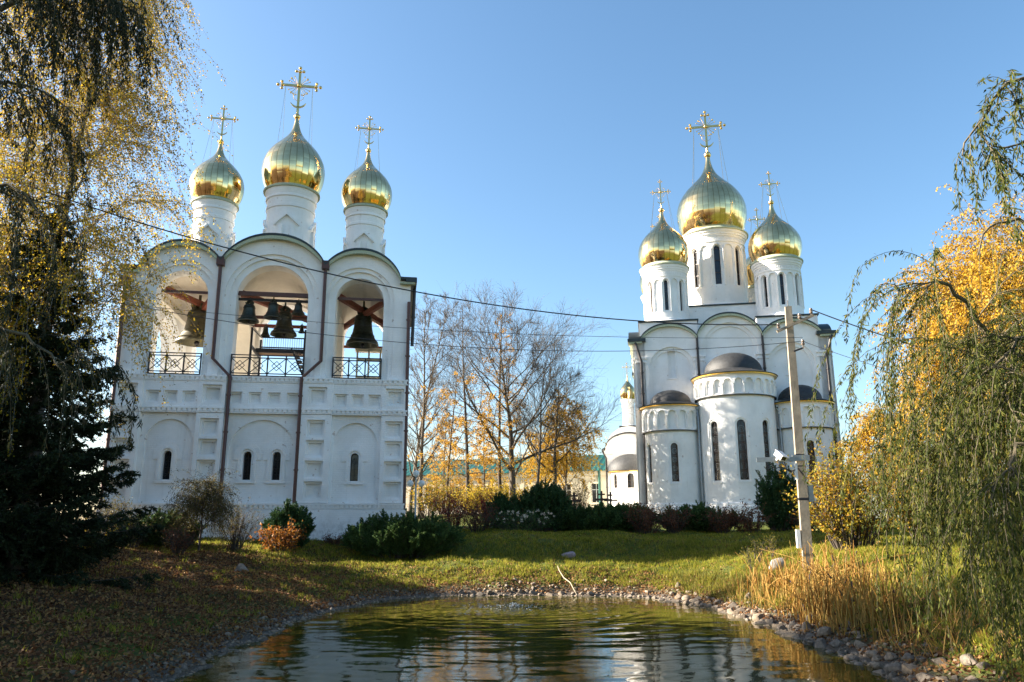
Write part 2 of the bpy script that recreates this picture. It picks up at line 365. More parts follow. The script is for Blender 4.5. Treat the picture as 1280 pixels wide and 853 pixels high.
def lump(x, y):
    return (0.05*np.sin(x*1.3+y*.7+1)+0.045*np.sin(x*.6-y*1.7)+0.025*np.sin(x*3.1+y*2.3)+.02*np.sin(x*5.3-y*4.1+2)+.012*np.sin(x*9.1+y*7.7))
def terr(x, y):
    x = np.asarray(x, float); y = np.asarray(y, float)
    d, ex, ey = pond_d(x, y)
    q = ex*ex+ey*ey+1e-9
    d = np.where(d > 0, d*(1-.28*4*ex*ex*ey*ey/q**2), d)
    wf = np.clip(ey, 0, None)**2/q; wn = np.clip(-ey, 0, None)**2/q; wr = np.clip(ex, 0, None)**2/q; wl = np.clip(-ex, 0, None)**2/q
    z = wf*interp(d, K_FAR)+wn*interp(d, K_NEAR)+wr*interp(d, K_RIGHT)+wl*interp(d, K_LEFT)
    return z+lump(x, y)*np.clip(d*.8, 0, 1)
def gp(px, py):
    """where the sight line through a picture point meets the ground"""
    d = ray(px, py); t = 4.0
    while t < 300:
        p = EYE+d*t
        if p[2] < terr(p[0], p[1]): break
        t += 0.05
    return np.array([p[0], p[1], float(terr(p[0], p[1]))])
def ground(x, y): return np.array([x, y, float(terr(x, y))])
def axis(lo, hi, step, far, k=26):
    mid = np.arange(lo, hi+step*.5, step)
    g = np.geomspace(step, far, k)
    return np.concatenate([lo-g[::-1], mid, hi+g])
gx = axis(-24, 24, .16, 500); gy = axis(3, 42, .16, 600)
X, Y = np.meshgrid(gx, gy); Z = terr(X, Y)
nx, ny = len(gx), len(gy)
I = np.arange(nx*ny).reshape(ny, nx)
Q = np.stack([I[:-1, :-1], I[:-1, 1:], I[1:, 1:], I[1:, :-1]], -1).reshape(-1, 4)
m, n, b = mat('turf'); o = objco(n)
sp = n.nodes.new('ShaderNodeSeparateXYZ'); n.links.new(o, sp.inputs[0])
a1 = noise(n, 0.7, 6, .65, o); a2 = noise(n, 7, 6, .75, o); a3 = noise(n, 40, 4, .7, o)
g1 = ramp(n, [(.3, (.040, .055, .010)), (.55, (.085, .10, .018)), (.75, (.14, .135, .03))], a2.outputs[0])
l1 = ramp(n, [(.3, (.030, .018, .010)), (.5, (.055, .032, .016)), (.7, (.10, .058, .027))], a3.outputs[0])
# leaf litter lies thick on the left bank, thin elsewhere; bare gravel along the waterline
lf = math_(n, 'MULTIPLY_ADD', sp.outputs[0], -.09, math_(n, 'MULTIPLY_ADD', a1.outputs[0], 1.6, -1.05))
lr = ramp(n, [(.25, (0, 0, 0)), (.6, (1, 1, 1))], lf)
c = mix(n, lr.outputs[0], g1.outputs[0], l1.outputs[0])
zz = ramp(n, [(.25, (1, 1, 1)), (.48, (0, 0, 0))], math_(n, 'MULTIPLY_ADD', a2.outputs[0], .25, sp.outputs[2]))
c = mix(n, zz.outputs[0], c, ramp(n, [(.3, (.06, .05, .04)), (.7, (.15, .125, .10))], a3.outputs[0]).outputs[0])
n.links.new(c, b.inputs['Base Color']); b.inputs['Roughness'].default_value = .95; b.inputs['Specular IOR Level'].default_value = .15
n.links.new(bump(n, math_(n, 'ADD', a2.outputs[0], a3.outputs[0]), .6, .06), b.inputs['Normal'])
MT['turf'] = m
tag(npmesh('ground', np.stack([X.ravel(), Y.ravel(), Z.ravel()], 1), Q, 'turf', smooth=True), kind='structure')

# ------------------------------------------------------------------ water
FX, FY = 0.0, 24.6                       # the bubbling fountain
wx = np.arange(-7.6, 8.6, .06); wy = np.arange(2, 30, .06)
X, Y = np.meshgrid(wx, wy); r = np.hypot(X-FX, Y-FY)
rngw = np.random.default_rng(5)
Zw = np.zeros_like(X)
amp = np.exp(-r/7.5)*np.clip(r/1.2, 0.15, 1)*(1-.5*np.clip((np.abs(X)-2)/4, 0, 1))
patchy = .35+.65*(.5+.5*np.sin(X*.55+1.2*np.sin(Y*.5)))*(.5+.5*np.sin(Y*.62+1.4*np.sin(X*.7+1)))*1.6
amp = amp*patchy
Zw += .0060*amp*np.sin(2*PI*r/.66+1.1*np.sin(X*1.1+Y*.4)+1.2*np.sin(X*.5-Y*.9)+.7*np.sin(X*2.3+Y*1.7))
Zw += .0036*amp*np.sin(2*PI*r/.41+1.6*np.sin(X*.8-Y*.6)+1)
for k in range(16):
    a = rngw.uniform(0, 2*PI); L = rngw.uniform(.35, 1.6)
    Zw += .0008*L*np.sin(2*PI*(X*math.cos(a)+Y*math.sin(a))/L+rngw.uniform(0, 6))
near = np.exp(-(r/2.2)**2)
for k in range(14):
    a = rngw.uniform(0, 2*PI); L = rngw.uniform(.16, .4)
    Zw += .0030*near*np.sin(2*PI*(X*math.cos(a)+Y*math.sin(a))/L+rngw.uniform(0, 6))
nx, ny = len(wx), len(wy); I = np.arange(nx*ny).reshape(ny, nx)
Q = np.stack([I[:-1, :-1], I[:-1, 1:], I[1:, 1:], I[1:, :-1]], -1).reshape(-1, 4)
m, n, b = mat('pond_water'); o = objco(n)
t = noise(n, 1.3, 3, .5, o)
n.links.new(ramp(n, [(.3, (.032, .032, .004)), (.7, (.052, .048, .007))], t.outputs[0]).outputs[0], b.inputs['Base Color'])
b.inputs['Roughness'].default_value = .03; b.inputs['IOR'].default_value = 1.333
t2 = noise(n, 9, 3, .55, o); n.links.new(bump(n, t2.outputs[0], .05, .03), b.inputs['Normal'])
MT['water'] = m
tag(npmesh('water', np.stack([X.ravel(), Y.ravel(), Zw.ravel()], 1), Q, 'water', smooth=True), kind='structure')

# ------------------------------------------------------------------ shared church pieces
def onion(h):
    K = [(0, .80), (.06, .885), (.13, .95), (.20, .988), (.265, 1.0), (.33, .985), (.40, .935), (.47, .845), (.54, .72), (.60, .575), (.66, .425), (.71, .305), (.76, .21), (.82, .14), (.88, .095), (.94, .068), (1, .055)]
    return float(np.interp(h, [a for a, b in K], [b for a, b in K]))
def dome(parent, cx, cy, R, z0, zball, ztop, zbar, barh, material='gold', seg=72, rows=64):
    """gilded onion with ball, openwork cross and stays"""
    H = zball-z0; rb = R*.105
    ks = np.linspace(0, 1, rows+1)
    r = np.array([onion(k) for k in ks]); r = np.convolve(np.pad(r, 2, mode='edge'), [.1, .2, .4, .2, .1], 'valid')*R
    z = z0+ks*H
    arc = np.concatenate([[0], np.cumsum(np.hypot(np.diff(r), np.diff(z)))]); arc /= arc[-1]
    me = bpy.data.meshes.new('dome'); vs = []; fs = []
    for i in range(seg+1):
        a = 2*PI*i/seg
        for k in range(rows+1): vs.append((cx+r[k]*math.sin(a), cy-r[k]*math.cos(a), z[k]))
    w_ = rows+1
    for i in range(seg):
        for k in range(rows): fs.append((i*w_+k, (i+1)*w_+k, (i+1)*w_+k+1, i*w_+k+1))
    me.from_pydata(vs, [], fs); uv = me.uv_layers.new(name='UVMap')
    li = np.zeros(len(me.loops), dtype=np.int32); me.loops.foreach_get('vertex_index', li)
    uvs = np.stack([(li//w_)/seg, arc[li % w_]], 1).astype(np.float32); uv.data.foreach_set('uv', uvs.ravel())
    me.materials.append(MT[material]); me.polygons.foreach_set('use_smooth', [True]*len(fs)); me.update()
    d = bpy.data.objects.new('dome', me); COL.objects.link(d); d.parent = parent
    b = MB(); b.lathe(cx, cy, [(R*.055, zball-rb*1.3), (R*.07, zball-rb*1.1), (R*.05, zball-rb)], 16); b.ball(cx, cy, zball, rb, 20)
    b.tube([(cx, cy, zball), (cx, cy, zball+rb*2.2)], R*.03, 8); b.build('finial_ball', 'goldplain', d, smooth=50)
    # cross
    L = ztop-zball; t = barh*.072; y0, y1 = cy-t*.5, cy+t*.5
    c = MB(); c.box(cx-t, cx+t, y0, y1, zball+rb, ztop-barh*.1)
    c.box(cx-barh, cx-t, y0, y1, zbar-t, zbar+t); c.box(cx+t, cx+barh, y0, y1, zbar-t, zbar+t)
    bt = t*1.6
    def fleur(x, z_, dx, dz):
        for px, pz, s_ in ((0, 0, 1.0), (dx*2.3, dz*2.3, .9), (dz*1.9+dx*.3, dx*1.9+dz*.3, .8), (-dz*1.9+dx*.3, -dx*1.9+dz*.3, .8)):
            c.ball(x+px*bt, cy, z_+pz*bt, bt*s_, 8)
        c.tube([(x-dz*bt*2.6, cy, z_-dx*bt*2.6), (x+dz*bt*2.6, cy, z_+dx*bt*2.6)], t*.4, 5)
    fleur(cx-barh, zbar, -1, 0); fleur(cx+barh, zbar, 1, 0); fleur(cx, ztop-barh*.15, 0, 1)
    c.ball(cx, cy, zbar, bt*1.2, 10)
    for s_ in (-1, 1):      # rays and small scrolls in the four angles
        for e in (-1, 1):
            c.tube([(cx+s_*t, cy, zbar+e*t), (cx+s_*barh*.48, cy, zbar+e*barh*.48)], t*.26, 5); c.ball(cx+s_*barh*.48, cy, zbar+e*barh*.48, bt*.6, 6)
            c.tube([(cx+s_*t*1.5, cy, zbar+e*t), (cx+s_*barh*.62, cy, zbar+e*barh*.30)], t*.2, 5); c.ball(cx+s_*barh*.62, cy, zbar+e*barh*.30, bt*.4, 6)
            c.tube([(cx+s_*t, cy, zbar+e*t*1.5), (cx+s_*barh*.30, cy, zbar+e*barh*.62)], t*.2, 5); c.ball(cx+s_*barh*.30, cy, zbar+e*barh*.62, bt*.4, 6)
    # crescent with tendrils curling up the shaft
    zc = zball+L*.36; rc = barh*.50
    for i in range(16):
        a0 = PI*1.14+PI*.72*i/16; a1 = PI*1.14+PI*.72*(i+1)/16; m_ = abs((a0+a1)/2-1.5*PI)/(PI*.36); th_ = t*1.5*(1-.75*m_**2)
        c.ring(cx, zc, rc-th_/2, rc+th_/2, a0, a1, y0, y1, 1)
    for s_ in (-1, 1):
        z1_ = zball+L*.42
        c.tube([(cx+s_*t, cy, z1_-rc*.55), (cx+s_*rc*.55, cy, z1_-rc*.25), (cx+s_*rc*.62, cy, z1_+rc*.15), (cx+s_*rc*.35, cy, z1_+rc*.3)], t*.22, 5)
        c.ball(cx+s_*rc*.35, cy, z1_+rc*.3, bt*.45, 6); c.ball(cx+s_*rc*.72, cy, z1_+rc*.45, bt*.45, 6)
    c.build('cross', 'goldplain', d, smooth=40)
    ch = MB()
    for sx, sy in ((-1, -1), (1, -1), (-1, 1), (1, 1)):
        k = .56; e = np.array([cx+sx*onion(k)*R*.72, cy+sy*onion(k)*R*.72, z0+k*H]); s0 = np.array([cx+sx*barh*.8, cy, zbar])
        pts = [s0+(e-s0)*q-np.array([0, 0, .12*math.sin(PI*q)*barh]) for q in (0, .25, .5, .75, 1)]
        ch.tube(pts, R*.0055, 4)
    ch.build('stay_chain', 'goldplain', d)
    return d
def pane(mb, cx, hw, zb, zs, y, t=.03):
    """arched pane, material slot 0"""
    mb.m = 0; xs = [cx-hw*math.cos(PI*i/14) for i in range(15)]
    mb.slab(xs, [zb]*15, [zs+math.sqrt(max(0, hw*hw-(x-cx)**2)) for x in xs], y, y+t)
def grille(mb, cx, hw, zb, zs, y, rows, bars=True, rings=True, t=.022):
    """frame, glazing bars and scroll rings, material slot 1"""
    mb.m = 1; f = .045
    mb.ring(cx, zs, hw-f, hw, 0, PI, y-.05, y-.005, 14); mb.box(cx-hw, cx-hw+f, y-.05, y-.005, zb, zs); mb.box(cx+hw-f, cx+hw, y-.05, y-.005, zb, zs)
    mb.box(cx-hw+f, cx+hw-f, y-.05, y-.005, zb, zb+f)
    for k in range(1, rows):
        z = zb+(zs-zb)*k/rows; mb.box(cx-hw+f, cx+hw-f, y-.045, y-.008, z-t, z+t)
    if bars: mb.box(cx-t*.6, cx+t*.6, y-.040, y-.010, zb+f, zs+hw-f)
    if rings:
        mb.m = 2; h = (zs-zb)/rows
        for k in range(rows):
            z = zb+h*(k+.5); rr = min(hw-f-.03, h*.36); mb.ring(cx, z, rr-.016, rr, 0, 2*PI, y-.065, y-.051, 14)
            mb.ring(cx, z, rr*.45, rr*.45+.012, 0, 2*PI, y-.066, y-.052, 10)
        mb.m = 1

# ------------------------------------------------------------------ BELFRY
BU0 = -0.71
bP = np.array([-10.98038593, 36.0]); bu = np.array([math.sin(math.radians(81)), math.cos(math.radians(81))])
bO = bP+bu*BU0
BZ = 2.0; DEP = 8.6; HW = 6.68
belfry = thing('belfry', 'white three-arched bell tower with three gilded domes, left of the bare trees', 'bell tower', (bO[0], bO[1], 0), math.radians(9))
GB = [(-4.2, 1.97, 14.35, 1.40), (0, 2.5, 14.72, 1.58), (4.2, 1.97, 14.35, 1.40)]
def gab(G, eave):
    def f(x):
        z = eave
        for c, hw, zb, rise in G:
            t = abs(x-c)/hw
            if t < 1: z = max(z, zb+rise*(1-t**2.15)**.72)
        return z
    return f
gB = gab(GB, 14.3)
def axes(G, W):
    xs = {-W, W}
    for c, hw, zb, r_ in G:
        for i in range(25): xs.add(round(c-hw*math.cos(PI*i/24), 4))
    return sorted(x for x in xs if -W <= x <= W)
OP = [(-4.2, 1.18, 9.25, 13.25), (0, 1.70, 9.25, 13.22), (4.2, 1.18, 9.25, 13.25)]
b = MB()
# upper storey: front and rear walls with the bell openings under the gables
def wall_pieces(mb, W, z0, top, y0, y1, holes, G):
    cur = -W; ax = axes(G, W)
    def solid(a, c_):
        xs = [a]+[x for x in ax if a+1e-3 < x < c_-1e-3]+[c_]
        mb.slab(xs, [z0]*len(xs), [top(x) for x in xs], y0, y1)
    for cx, hw, zb, zs in holes:
        solid(cur, cx-hw)
        xs = sorted(set([round(cx-hw*math.cos(PI*i/20), 4) for i in range(21)]+[x for x in ax if cx-hw+.01 < x < cx+hw-.01]))
        mb.slab(xs, [zs+math.sqrt(max(0, hw*hw-(x-cx)**2)) for x in xs], [top(x) for x in xs], y0, y1)
        if zb > z0+1e-4: mb.slab([cx-hw, cx, cx+hw], [z0]*3, [zb]*3, y0, y1)
        cur = cx+hw
    solid(cur, W)
wall_pieces(b, HW, 9.25, gB, 0.22, 1.1, OP, GB)
wall_pieces(b, HW, 9.25, gB, DEP-1.1, DEP, OP, GB)
# outer order of the front openings: a stepped, wider arch
OPW = [(c, h+.30, zb, zs) for c, h, zb, zs in OP]
wall_pieces(b, HW, 9.25, lambda x: gB(x)-.0, 0.10, 0.22, OPW, GB)
OPX = [(c, h+.52, zb, zs-.02) for c, h, zb, zs in OP]
wall_pieces(b, HW-.0, 9.25, lambda x: gB(x)-.0, 0.0, 0.10, OPX, GB)
# lower storey body with window niches
WIN = [(-4.15, .185, 4.45, 5.58), (-.62, .185, 4.45, 5.58), (.70, .185, 4.45, 5.58), (4.28, .185, 4.42, 5.55)]
wall(b, -HW, HW, BZ-.4, 9.25, .22, .62, WIN)
b.box(-HW, HW, .62, DEP, BZ-.4, 9.25)
# layer with blind arches
BL = [(-4.12, 1.03, 3.45, 6.18), (0.02, 1.51, 3.45, 5.72), (4.28, 1.02, 3.45, 6.14)]
wall(b, -HW, HW, 3.37, 7.5, .10, .22, BL)
b.box(-HW, HW, .15, .22, 7.75, 9.0)
# pilasters and bay strips with sunk square panels
def panel(mb, x0, x1, z0, z1, y0, y1, holes):
    xs = sorted({x0, x1}|{h[0] for h in holes}|{h[1] for h in holes}); zs = sorted({z0, z1}|{h[2] for h in holes}|{h[3] for h in holes})
    for i in range(len(xs)-1):
        for j in range(len(zs)-1):
            cx = (xs[i]+xs[i+1])/2; cz = (zs[j]+zs[j+1])/2
            if any(h[0] < cx < h[1] and h[2] < cz < h[3] for h in holes): continue
            mb.box(xs[i], xs[i+1], y0, y1, zs[j], zs[j+1])
def sq(cx, cz, s_): return (cx-s_, cx+s_, cz-s_, cz+s_)
PIL = [(-6.68, -5.42), (-2.95, -1.74), (1.74, 3.14), (5.47, 6.68)]
for a, c_ in PIL:
    cx = (a+c_)/2
    panel(b, a, c_, 3.40, 7.48, -.20, -.05, [sq(cx, z, .41) for z in (6.82, 5.87, 4.92, 3.97)])
    panel(b, a, c_, 3.40, 7.48, -.05, .15, [sq(cx, z, .30) for z in (6.82, 5.87, 4.92, 3.97)])
    panel(b, a, c_, 7.77, 8.98, -.20, -.05, [sq(cx, 8.38, .43)]); panel(b, a, c_, 7.77, 8.98, -.05, .15, [sq(cx, 8.38, .31)])
BAY = [(-5.42, -2.95, 3), (-1.74, 1.74, 4), (3.14, 5.47, 3)]
for a, c_, k in BAY:
    cs = [a+(c_-a)*(i+.5)/k for i in range(k)]
    if k == 3: cs = [(a+c_)/2+d for d in (-.8, 0, .8)]
    panel(b, a, c_, 7.77, 8.98, -.08, .04, [sq(x, 8.22, .29) for x in cs]); panel(b, a, c_, 7.77, 8.98, .04, .15, [sq(x, 8.22, .21) for x in cs])
# dentil courses and plinth
def dentils(mb, x0, x1, y, z0, z1):
    h = z1-z0
    mb.box(x0, x1, y-.05, .10, z1-h*.30, z1); mb.box(x0, x1, y-.015, .10, z0, z0+h*.22)
    mb.box(x0, x1, y+.02, .16, z0+h*.22, z1-h*.30)
    k = int((x1-x0)/.21)
    for i in range(k):
        x = x0+(x1-x0)*(i+.5)/k; mb.box(x-.072, x+.072, y-.04, y+.03, z0+h*.22, z1-h*.30)
for z0, z1 in ((7.50, 7.765), (8.985, 9.25)):
    for a, c_ in PIL: dentils(b, a, c_, -.22, z0, z1)
    for a, c_, k in BAY: dentils(b, a+.003, c_-.003, -.10, z0, z1)
dentils(b, -HW, HW, -.24, 3.11, 3.38)
b.box(-HW-.06, HW+.06, -.27, DEP+.06, BZ-.5, 3.10)
# window surrounds
for cx, hw, zb, zs in WIN:
    b.arch(cx, zb, zs, hw+.10, .12, .145, .222); b.box(cx-hw-.26, cx+hw+.26, .12, .222, zb-.16, zb-.06)
    b.ring(cx, zs, hw+.22, hw+.42, 0, PI, .17, .222, 16); b.box(cx-hw-.42, cx-hw-.22, .17, .222, zs-.22, zs); b.box(cx+hw+.22, cx+hw+.42, .17, .222, zs-.22, zs)
# side walls of the bell stage (arched), inner cross walls, vaults, floor
def rot_side(sign):
    return lambda x, y, z: (sign*(HW-y), DEP/2+sign*x, z)
for sg in (-1, 1):
    q = MB(rot_side(sg)); wall(q, -(DEP/2-1.1), DEP/2-1.1, 9.25, 14.3, .0, 1.0, [(0, 2.2, 9.25, 11.0)]); b.v_off = 0
    o_ = len(b.v); b.v += q.v; b.f += [tuple(i+o_ for i in f) for f in q.f]; b.mi += [0]*len(q.f)
belfry_wall = b.build('wall', 'wall', belfry)
b = MB()
for xc in (-2.5, 2.5):
    q = MB(lambda x, y, z, xc=xc: (xc+y, DEP/2+x, z)); wall(q, -(DEP/2-1.1), DEP/2-1.1, 9.25, 14.6, -.55, .55, [(0, 2.2, 9.25, 11.2)])
    o_ = len(b.v); b.v += q.v; b.f += [tuple(i+o_ for i in f) for f in q.f]; b.mi += [0]*len(q.f)
for c, h, zb, zs in OP:
    h2 = h+.12; xs = [c-h2*math.cos(PI*i/20) for i in range(21)]
    lo = [zs+math.sqrt(max(0, h2*h2-(x-c)**2)) for x in xs]
    b.slab(xs, lo, [l+.35 for l in lo], 1.1, DEP-1.1)
for sg in (-1, 1):     # inner lining over the side bays up to the vault springing
    b.box(sg*5.68, sg*5.42, 1.1, DEP-1.1, 13.25, 14.6) if sg > 0 else b.box(-5.68, -5.42, 1.1, DEP-1.1, 13.25, 14.6)
b.box(-5.6, 5.6, 1.1, DEP-1.1, 9.15, 9.30)
b.build('vault', 'plaster_in', belfry)
# roof skin over the gables, with its pale green lace edge
r_ = MB(); ax = axes(GB, HW+.14)
ax = [-HW-.18]+ax[1:-1]+[HW+.18]
r_.slab(ax, [gB(x)+.005 for x in ax], [gB(x)+.115 for x in ax], -.32, DEP+.3)
r_.box(-HW-.30, -HW+.25, -.34, DEP+.3, 14.20, 14.44); r_.box(HW-.25, HW+.30, -.34, DEP+.3, 14.20, 14.44)
r_.box(HW-.5, HW+.28, .5, DEP, 14.44, 14.72); r_.box(2.15, 2.85, .6, DEP-.6, 14.6, 15.3); r_.box(-2.85, -2.15, .6, DEP-.6, 14.6, 15.3)
for x0, z0 in ((-4.05, 15.5), (0, 16.0), (4.1, 15.5)):
    r_.box(x0-1.5, x0+1.5, 2.9, DEP-2.9, z0-.15, z0+.35)
r_.build('roof', 'lead', belfry)
t_ = MB()
for c, hw, zb, rise in GB:
    xs = [c-hw*math.cos(PI*i/30) for i in range(31)]
    t_.slab(xs, [gB(x)-.17 for x in xs], [gB(x)-.002 for x in xs], -.30, -.06)
for sg in (-1, 1): t_.box(min(sg*6.15, sg*6.9), max(sg*6.15, sg*6.9), -.31, -.05, 14.10, 14.198)
t_.build('roof_trim', 'verdigris', belfry)
for (c, hw, zb, zs) in WIN:
    q = MB(); pane(q, c, hw, zb, zs, .56); grille(q, c, hw, zb, zs, .56, 4, bars=True, rings=True, t=.014); q.build('window', ['glass', 'iron', 'iron'], belfry)
# railings
for c, h, zb, zs in OP:
    q = MB(); x0, x1 = c-h-.0, c+h+.0; zt, z0 = 10.33, 9.30; y = .14
    k = 3 if h < 1.5 else 4; p = (x1-x0)/k; e = .024
    for z in (zt, zt-.13, z0+.14, z0+.03): q.box(x0, x1, y-e, y+e, z-e, z+e)
    q.box(x0-.1, x1+.1, y-.06, y+.06, z0-.10, z0-.02)
    for i in range(k+1):
        x = min(max(x0+p*i, x0+.03), x1-.03); q.box(x-e*1.3, x+e*1.3, y-e*1.4, y+e*1.4, z0-.02, zt+e)
    for i in range(k):
        a = x0+p*i; m_ = (zt-.13+z0+.14)/2; zl, zh = z0+.14, zt-.13
        q.tube([(a, y, zl), (a+p, y, zh)], .023, 4); q.tube([(a, y+.03, zh), (a+p, y+.03, zl)], .023, 4)
        dd = p*.27
        for s1, s2 in ((1, 1), (1, -1), (-1, 1), (-1, -1)):
            q.tube([(a+p/2+s1*dd, y-.03, m_), (a+p/2, y-.03, m_+s2*dd)], .020, 4)
    q.build('railing', 'iron', belfry)
# downpipes
def pipe(parent, pts, r0, material, funnel=True, clamps=True):
    q = MB(); q.tube(pts, r0, 8)
    p = pts[0]
    if funnel: q.box(p[0]-r0*2.1, p[0]+r0*2.1, p[1]-r0*2, p[1]+r0*2, p[2]-.1, p[2]+.32)
    if clamps:
        a, c_ = Vector(pts[-2]), Vector(pts[-1]); k = max(1, int((a-c_).length/1.6))
        for i in range(k):
            m_ = a.lerp(c_, (i+.5)/k); q.lathe(m_.x, m_.y, [(r0*.9, m_.z-.04), (r0*1.35, m_.z-.04), (r0*1.35, m_.z+.04), (r0*.9, m_.z+.04)], 8)
    return q.build('downpipe', material, parent, smooth=50)
pipe(belfry, [(-2.48, -.14, 14.75), (-2.46, -.14, 10.06), (-1.60, -.17, 9.20), (-1.60, -.17, 2.3)], .085, 'pipe')
pipe(belfry, [(2.48, -.14, 14.8), (2.50, -.14, 10.08), (1.66, -.17, 9.22), (1.66, -.17, 2.3)], .085, 'pipe')
pipe(belfry, [(6.62, -.14, 13.2), (6.66, -.14, 2.2)], .09, 'pipe', funnel=False)
pipe(belfry, [(-6.72, -.14, 13.6), (-6.62, -.14, 8.6), (-6.62, -.14, 2.2)], .10, 'pipe')
pipe(belfry, [(6.90, .9, 14.2), (6.85, .9, 11.2)], .09, 'pipedark', funnel=False)
# drums and domes
def drum_b(cx, cy, r0, z0, z1):
    q = MB(); k = z1-z0
    q.lathe(cx, cy, [(r0*1.0, z0), (r0*1.005, z0+k*.74), (r0*1.05, z0+k*.745), (r0*1.05, z0+k*.78), (r0*1.02, z0+k*.785), (r0*1.03, z0+k*.87), (r0*1.09, z0+k*.875), (r0*1.09, z0+k*.90), (r0*1.06, z0+k*.905), (r0*1.12, z0+k*.965), (r0*1.14, z1), (.01, z1)], 48)
    for a in (0, PI/2, PI, -PI/2):
        q.xf = bend(cx, cy, r0*1.004); h0 = z0+k*.06; h1 = z0+k*.50; e = r0*.17
        a_ = a*r0
        q.box(a_-e*1.7, a_-e, -.14, .05, h0, h1); q.box(a_+e, a_+e*1.7, -.14, .05, h0, h1); q.box(a_-e*2, a_+e*2, -.06, .05, h0-.07, h0)
        for s_ in (-1, 1):
            q.slab([a_, a_+s_*e*1.5, a_+s_*e*3], [h1+e*2.6, h1+e*1.2, h1-.02], [h1+e*3.3, h1+e*1.9, h1+e*.55], -.16, .05)
    q.xf = None
    d = q.build('drum', 'wall', belfry, smooth=35)
    q = MB(); q.lathe(cx, cy, [(r0*1.12, z1-.07), (r0*1.21, z1-.06), (r0*1.22, z1+.03), (r0*1.12, z1+.10), (r0*1.05, z1+.30), (r0*.9, z1+.32)], 48); q.build('cornice', 'verdigris', d, smooth=40)
for cx, r0, z0, z1, R, zb, zt, zbar, bh in ((-4.05, 1.03, 15.4, 19.55, 1.45, 23.4, 25.55, 24.85, .62), (0, 1.27, 15.9, 20.45, 1.74, 25.3, 28.35, 27.3, .95), (4.12, 1.03, 15.4, 19.65, 1.45, 23.5, 25.6, 24.9, .60)):
    drum_b(cx, DEP/2, r0, z0, z1)
    dome(belfry, cx, DEP/2, R, z1+.12, zb, zt, zbar, bh, 'gold_small')
# beams
def beam(p, q_, hw, hh, material='redbeam', name='beam'):
    a, c_ = Vector(p), Vector(q_); d = (c_-a); L = d.length; d.normalize(); s_ = d.cross(Vector((0, 0, 1))).normalized(); u_ = s_.cross(d)
    mb = MB(); vs = []
    for t in (0, L):
        for i, j in ((-1, -1), (1, -1), (1, 1), (-1, 1)): vs.append(tuple(a+d*t+s_*hw*i+u_*hh*j))
    mb.add(vs, [(0, 1, 2, 3), (7, 6, 5, 4), (0, 4, 5, 1), (1, 5, 6, 2), (2, 6, 7, 3), (3, 7, 4, 0)])
    return mb.build(name, material, belfry)
for c, h in ((-4.2, 1.22), (4.2, 1.22)):
    beam((c-h, 1.4, 13.85), (c+h, 7.2, 13.85), .11, .15); beam((c-h, 7.2, 13.60), (c+h, 1.4, 13.60), .11, .13); beam((c-1.17, .9, 13.55), (c+1.17, .9, 13.55), .06, .06, 'pipe')
    beam((c-1.2, DEP-.8, 12.6), (c+1.2, DEP-.8, 12.6), .07, .07)
beam((-1.72, 1.3, 13.72), (1.72, 7.2, 13.72), .12, .16); beam((-1.70, .55, 13.50), (1.70, .55, 13.50), .08, .10, 'pipe'); beam((-1.70, .80, 13.27), (1.70, .80, 13.27), .06, .06, 'iron')
beam((-1.9, 4.9, 13.45), (1.9, 4.9, 13.45), .07, .08, 'pipe'); beam((-1.9, 6.2, 13.3), (1.9, 6.2, 13.3), .07, .08)
# ringing platform
q = MB(); q.m = 1; q.box(-1.2, 1.75, 3.6, 5.0, 11.33, 11.41); q.m = 0
for x, y in ((-1.2, 2.2), (1.42, 2.4), (-1.2, 5.0), (1.7, 5.0)): q.box(x-.05, x+.05, y-.05, y+.05, 9.3, 12.2)
q.box(-1.2, 1.75, 3.52, 3.62, 11.20, 11.42); q.box(-1.25, -1.15, 2.2, 5.0, 11.16, 11.30); q.box(1.65, 1.75, 2.4, 5.0, 11.16, 11.30)
for z in (12.35, 11.8): q.box(-1.2, 1.75, 4.97, 5.03, z-.03, z+.03)
q.tube([(-1.2, 2.2, 12.15), (-1.2, 5.0, 12.35)], .03, 4)
for i in range(24): q.tube([(-1.1+i*.12, 5.0, 11.4), (-1.1+i*.12, 5.0, 12.35)], .012, 4)
for k in range(7): q.box(.75+k*.13, 1.0+k*.13, 2.6, 3.4, 11.10-k*.25, 11.15-k*.25)
q.tube([(.72, 2.62, 11.3), (1.62, 2.62, 9.3)], .05, 4); q.tube([(.72, 3.38, 11.3), (1.62, 3.38, 9.3)], .05, 4)
q.build('ringing_platform', ['iron', 'plank'], belfry)
# glazed hut on the far side of the bell stage, seen through the right arch
q = MB(); q.m = 0
for x in (3.9, 4.55, 5.2): q.box(x-.05, x+.05, 6.55, 6.65, 9.3, 12.2)
for z in (9.32, 10.6, 11.6, 12.15): q.box(3.9, 5.2, 6.55, 6.65, z-.05, z+.05)
q.box(3.75, 5.35, 6.4, 7.5, 12.2, 12.27); q.build('stair_hut', 'cream', belfry)
q = MB(); q.lathe(-1.25, 1.104, [(0.01, 9.9), (.10, 9.9), (.10, 9.92)], 12)
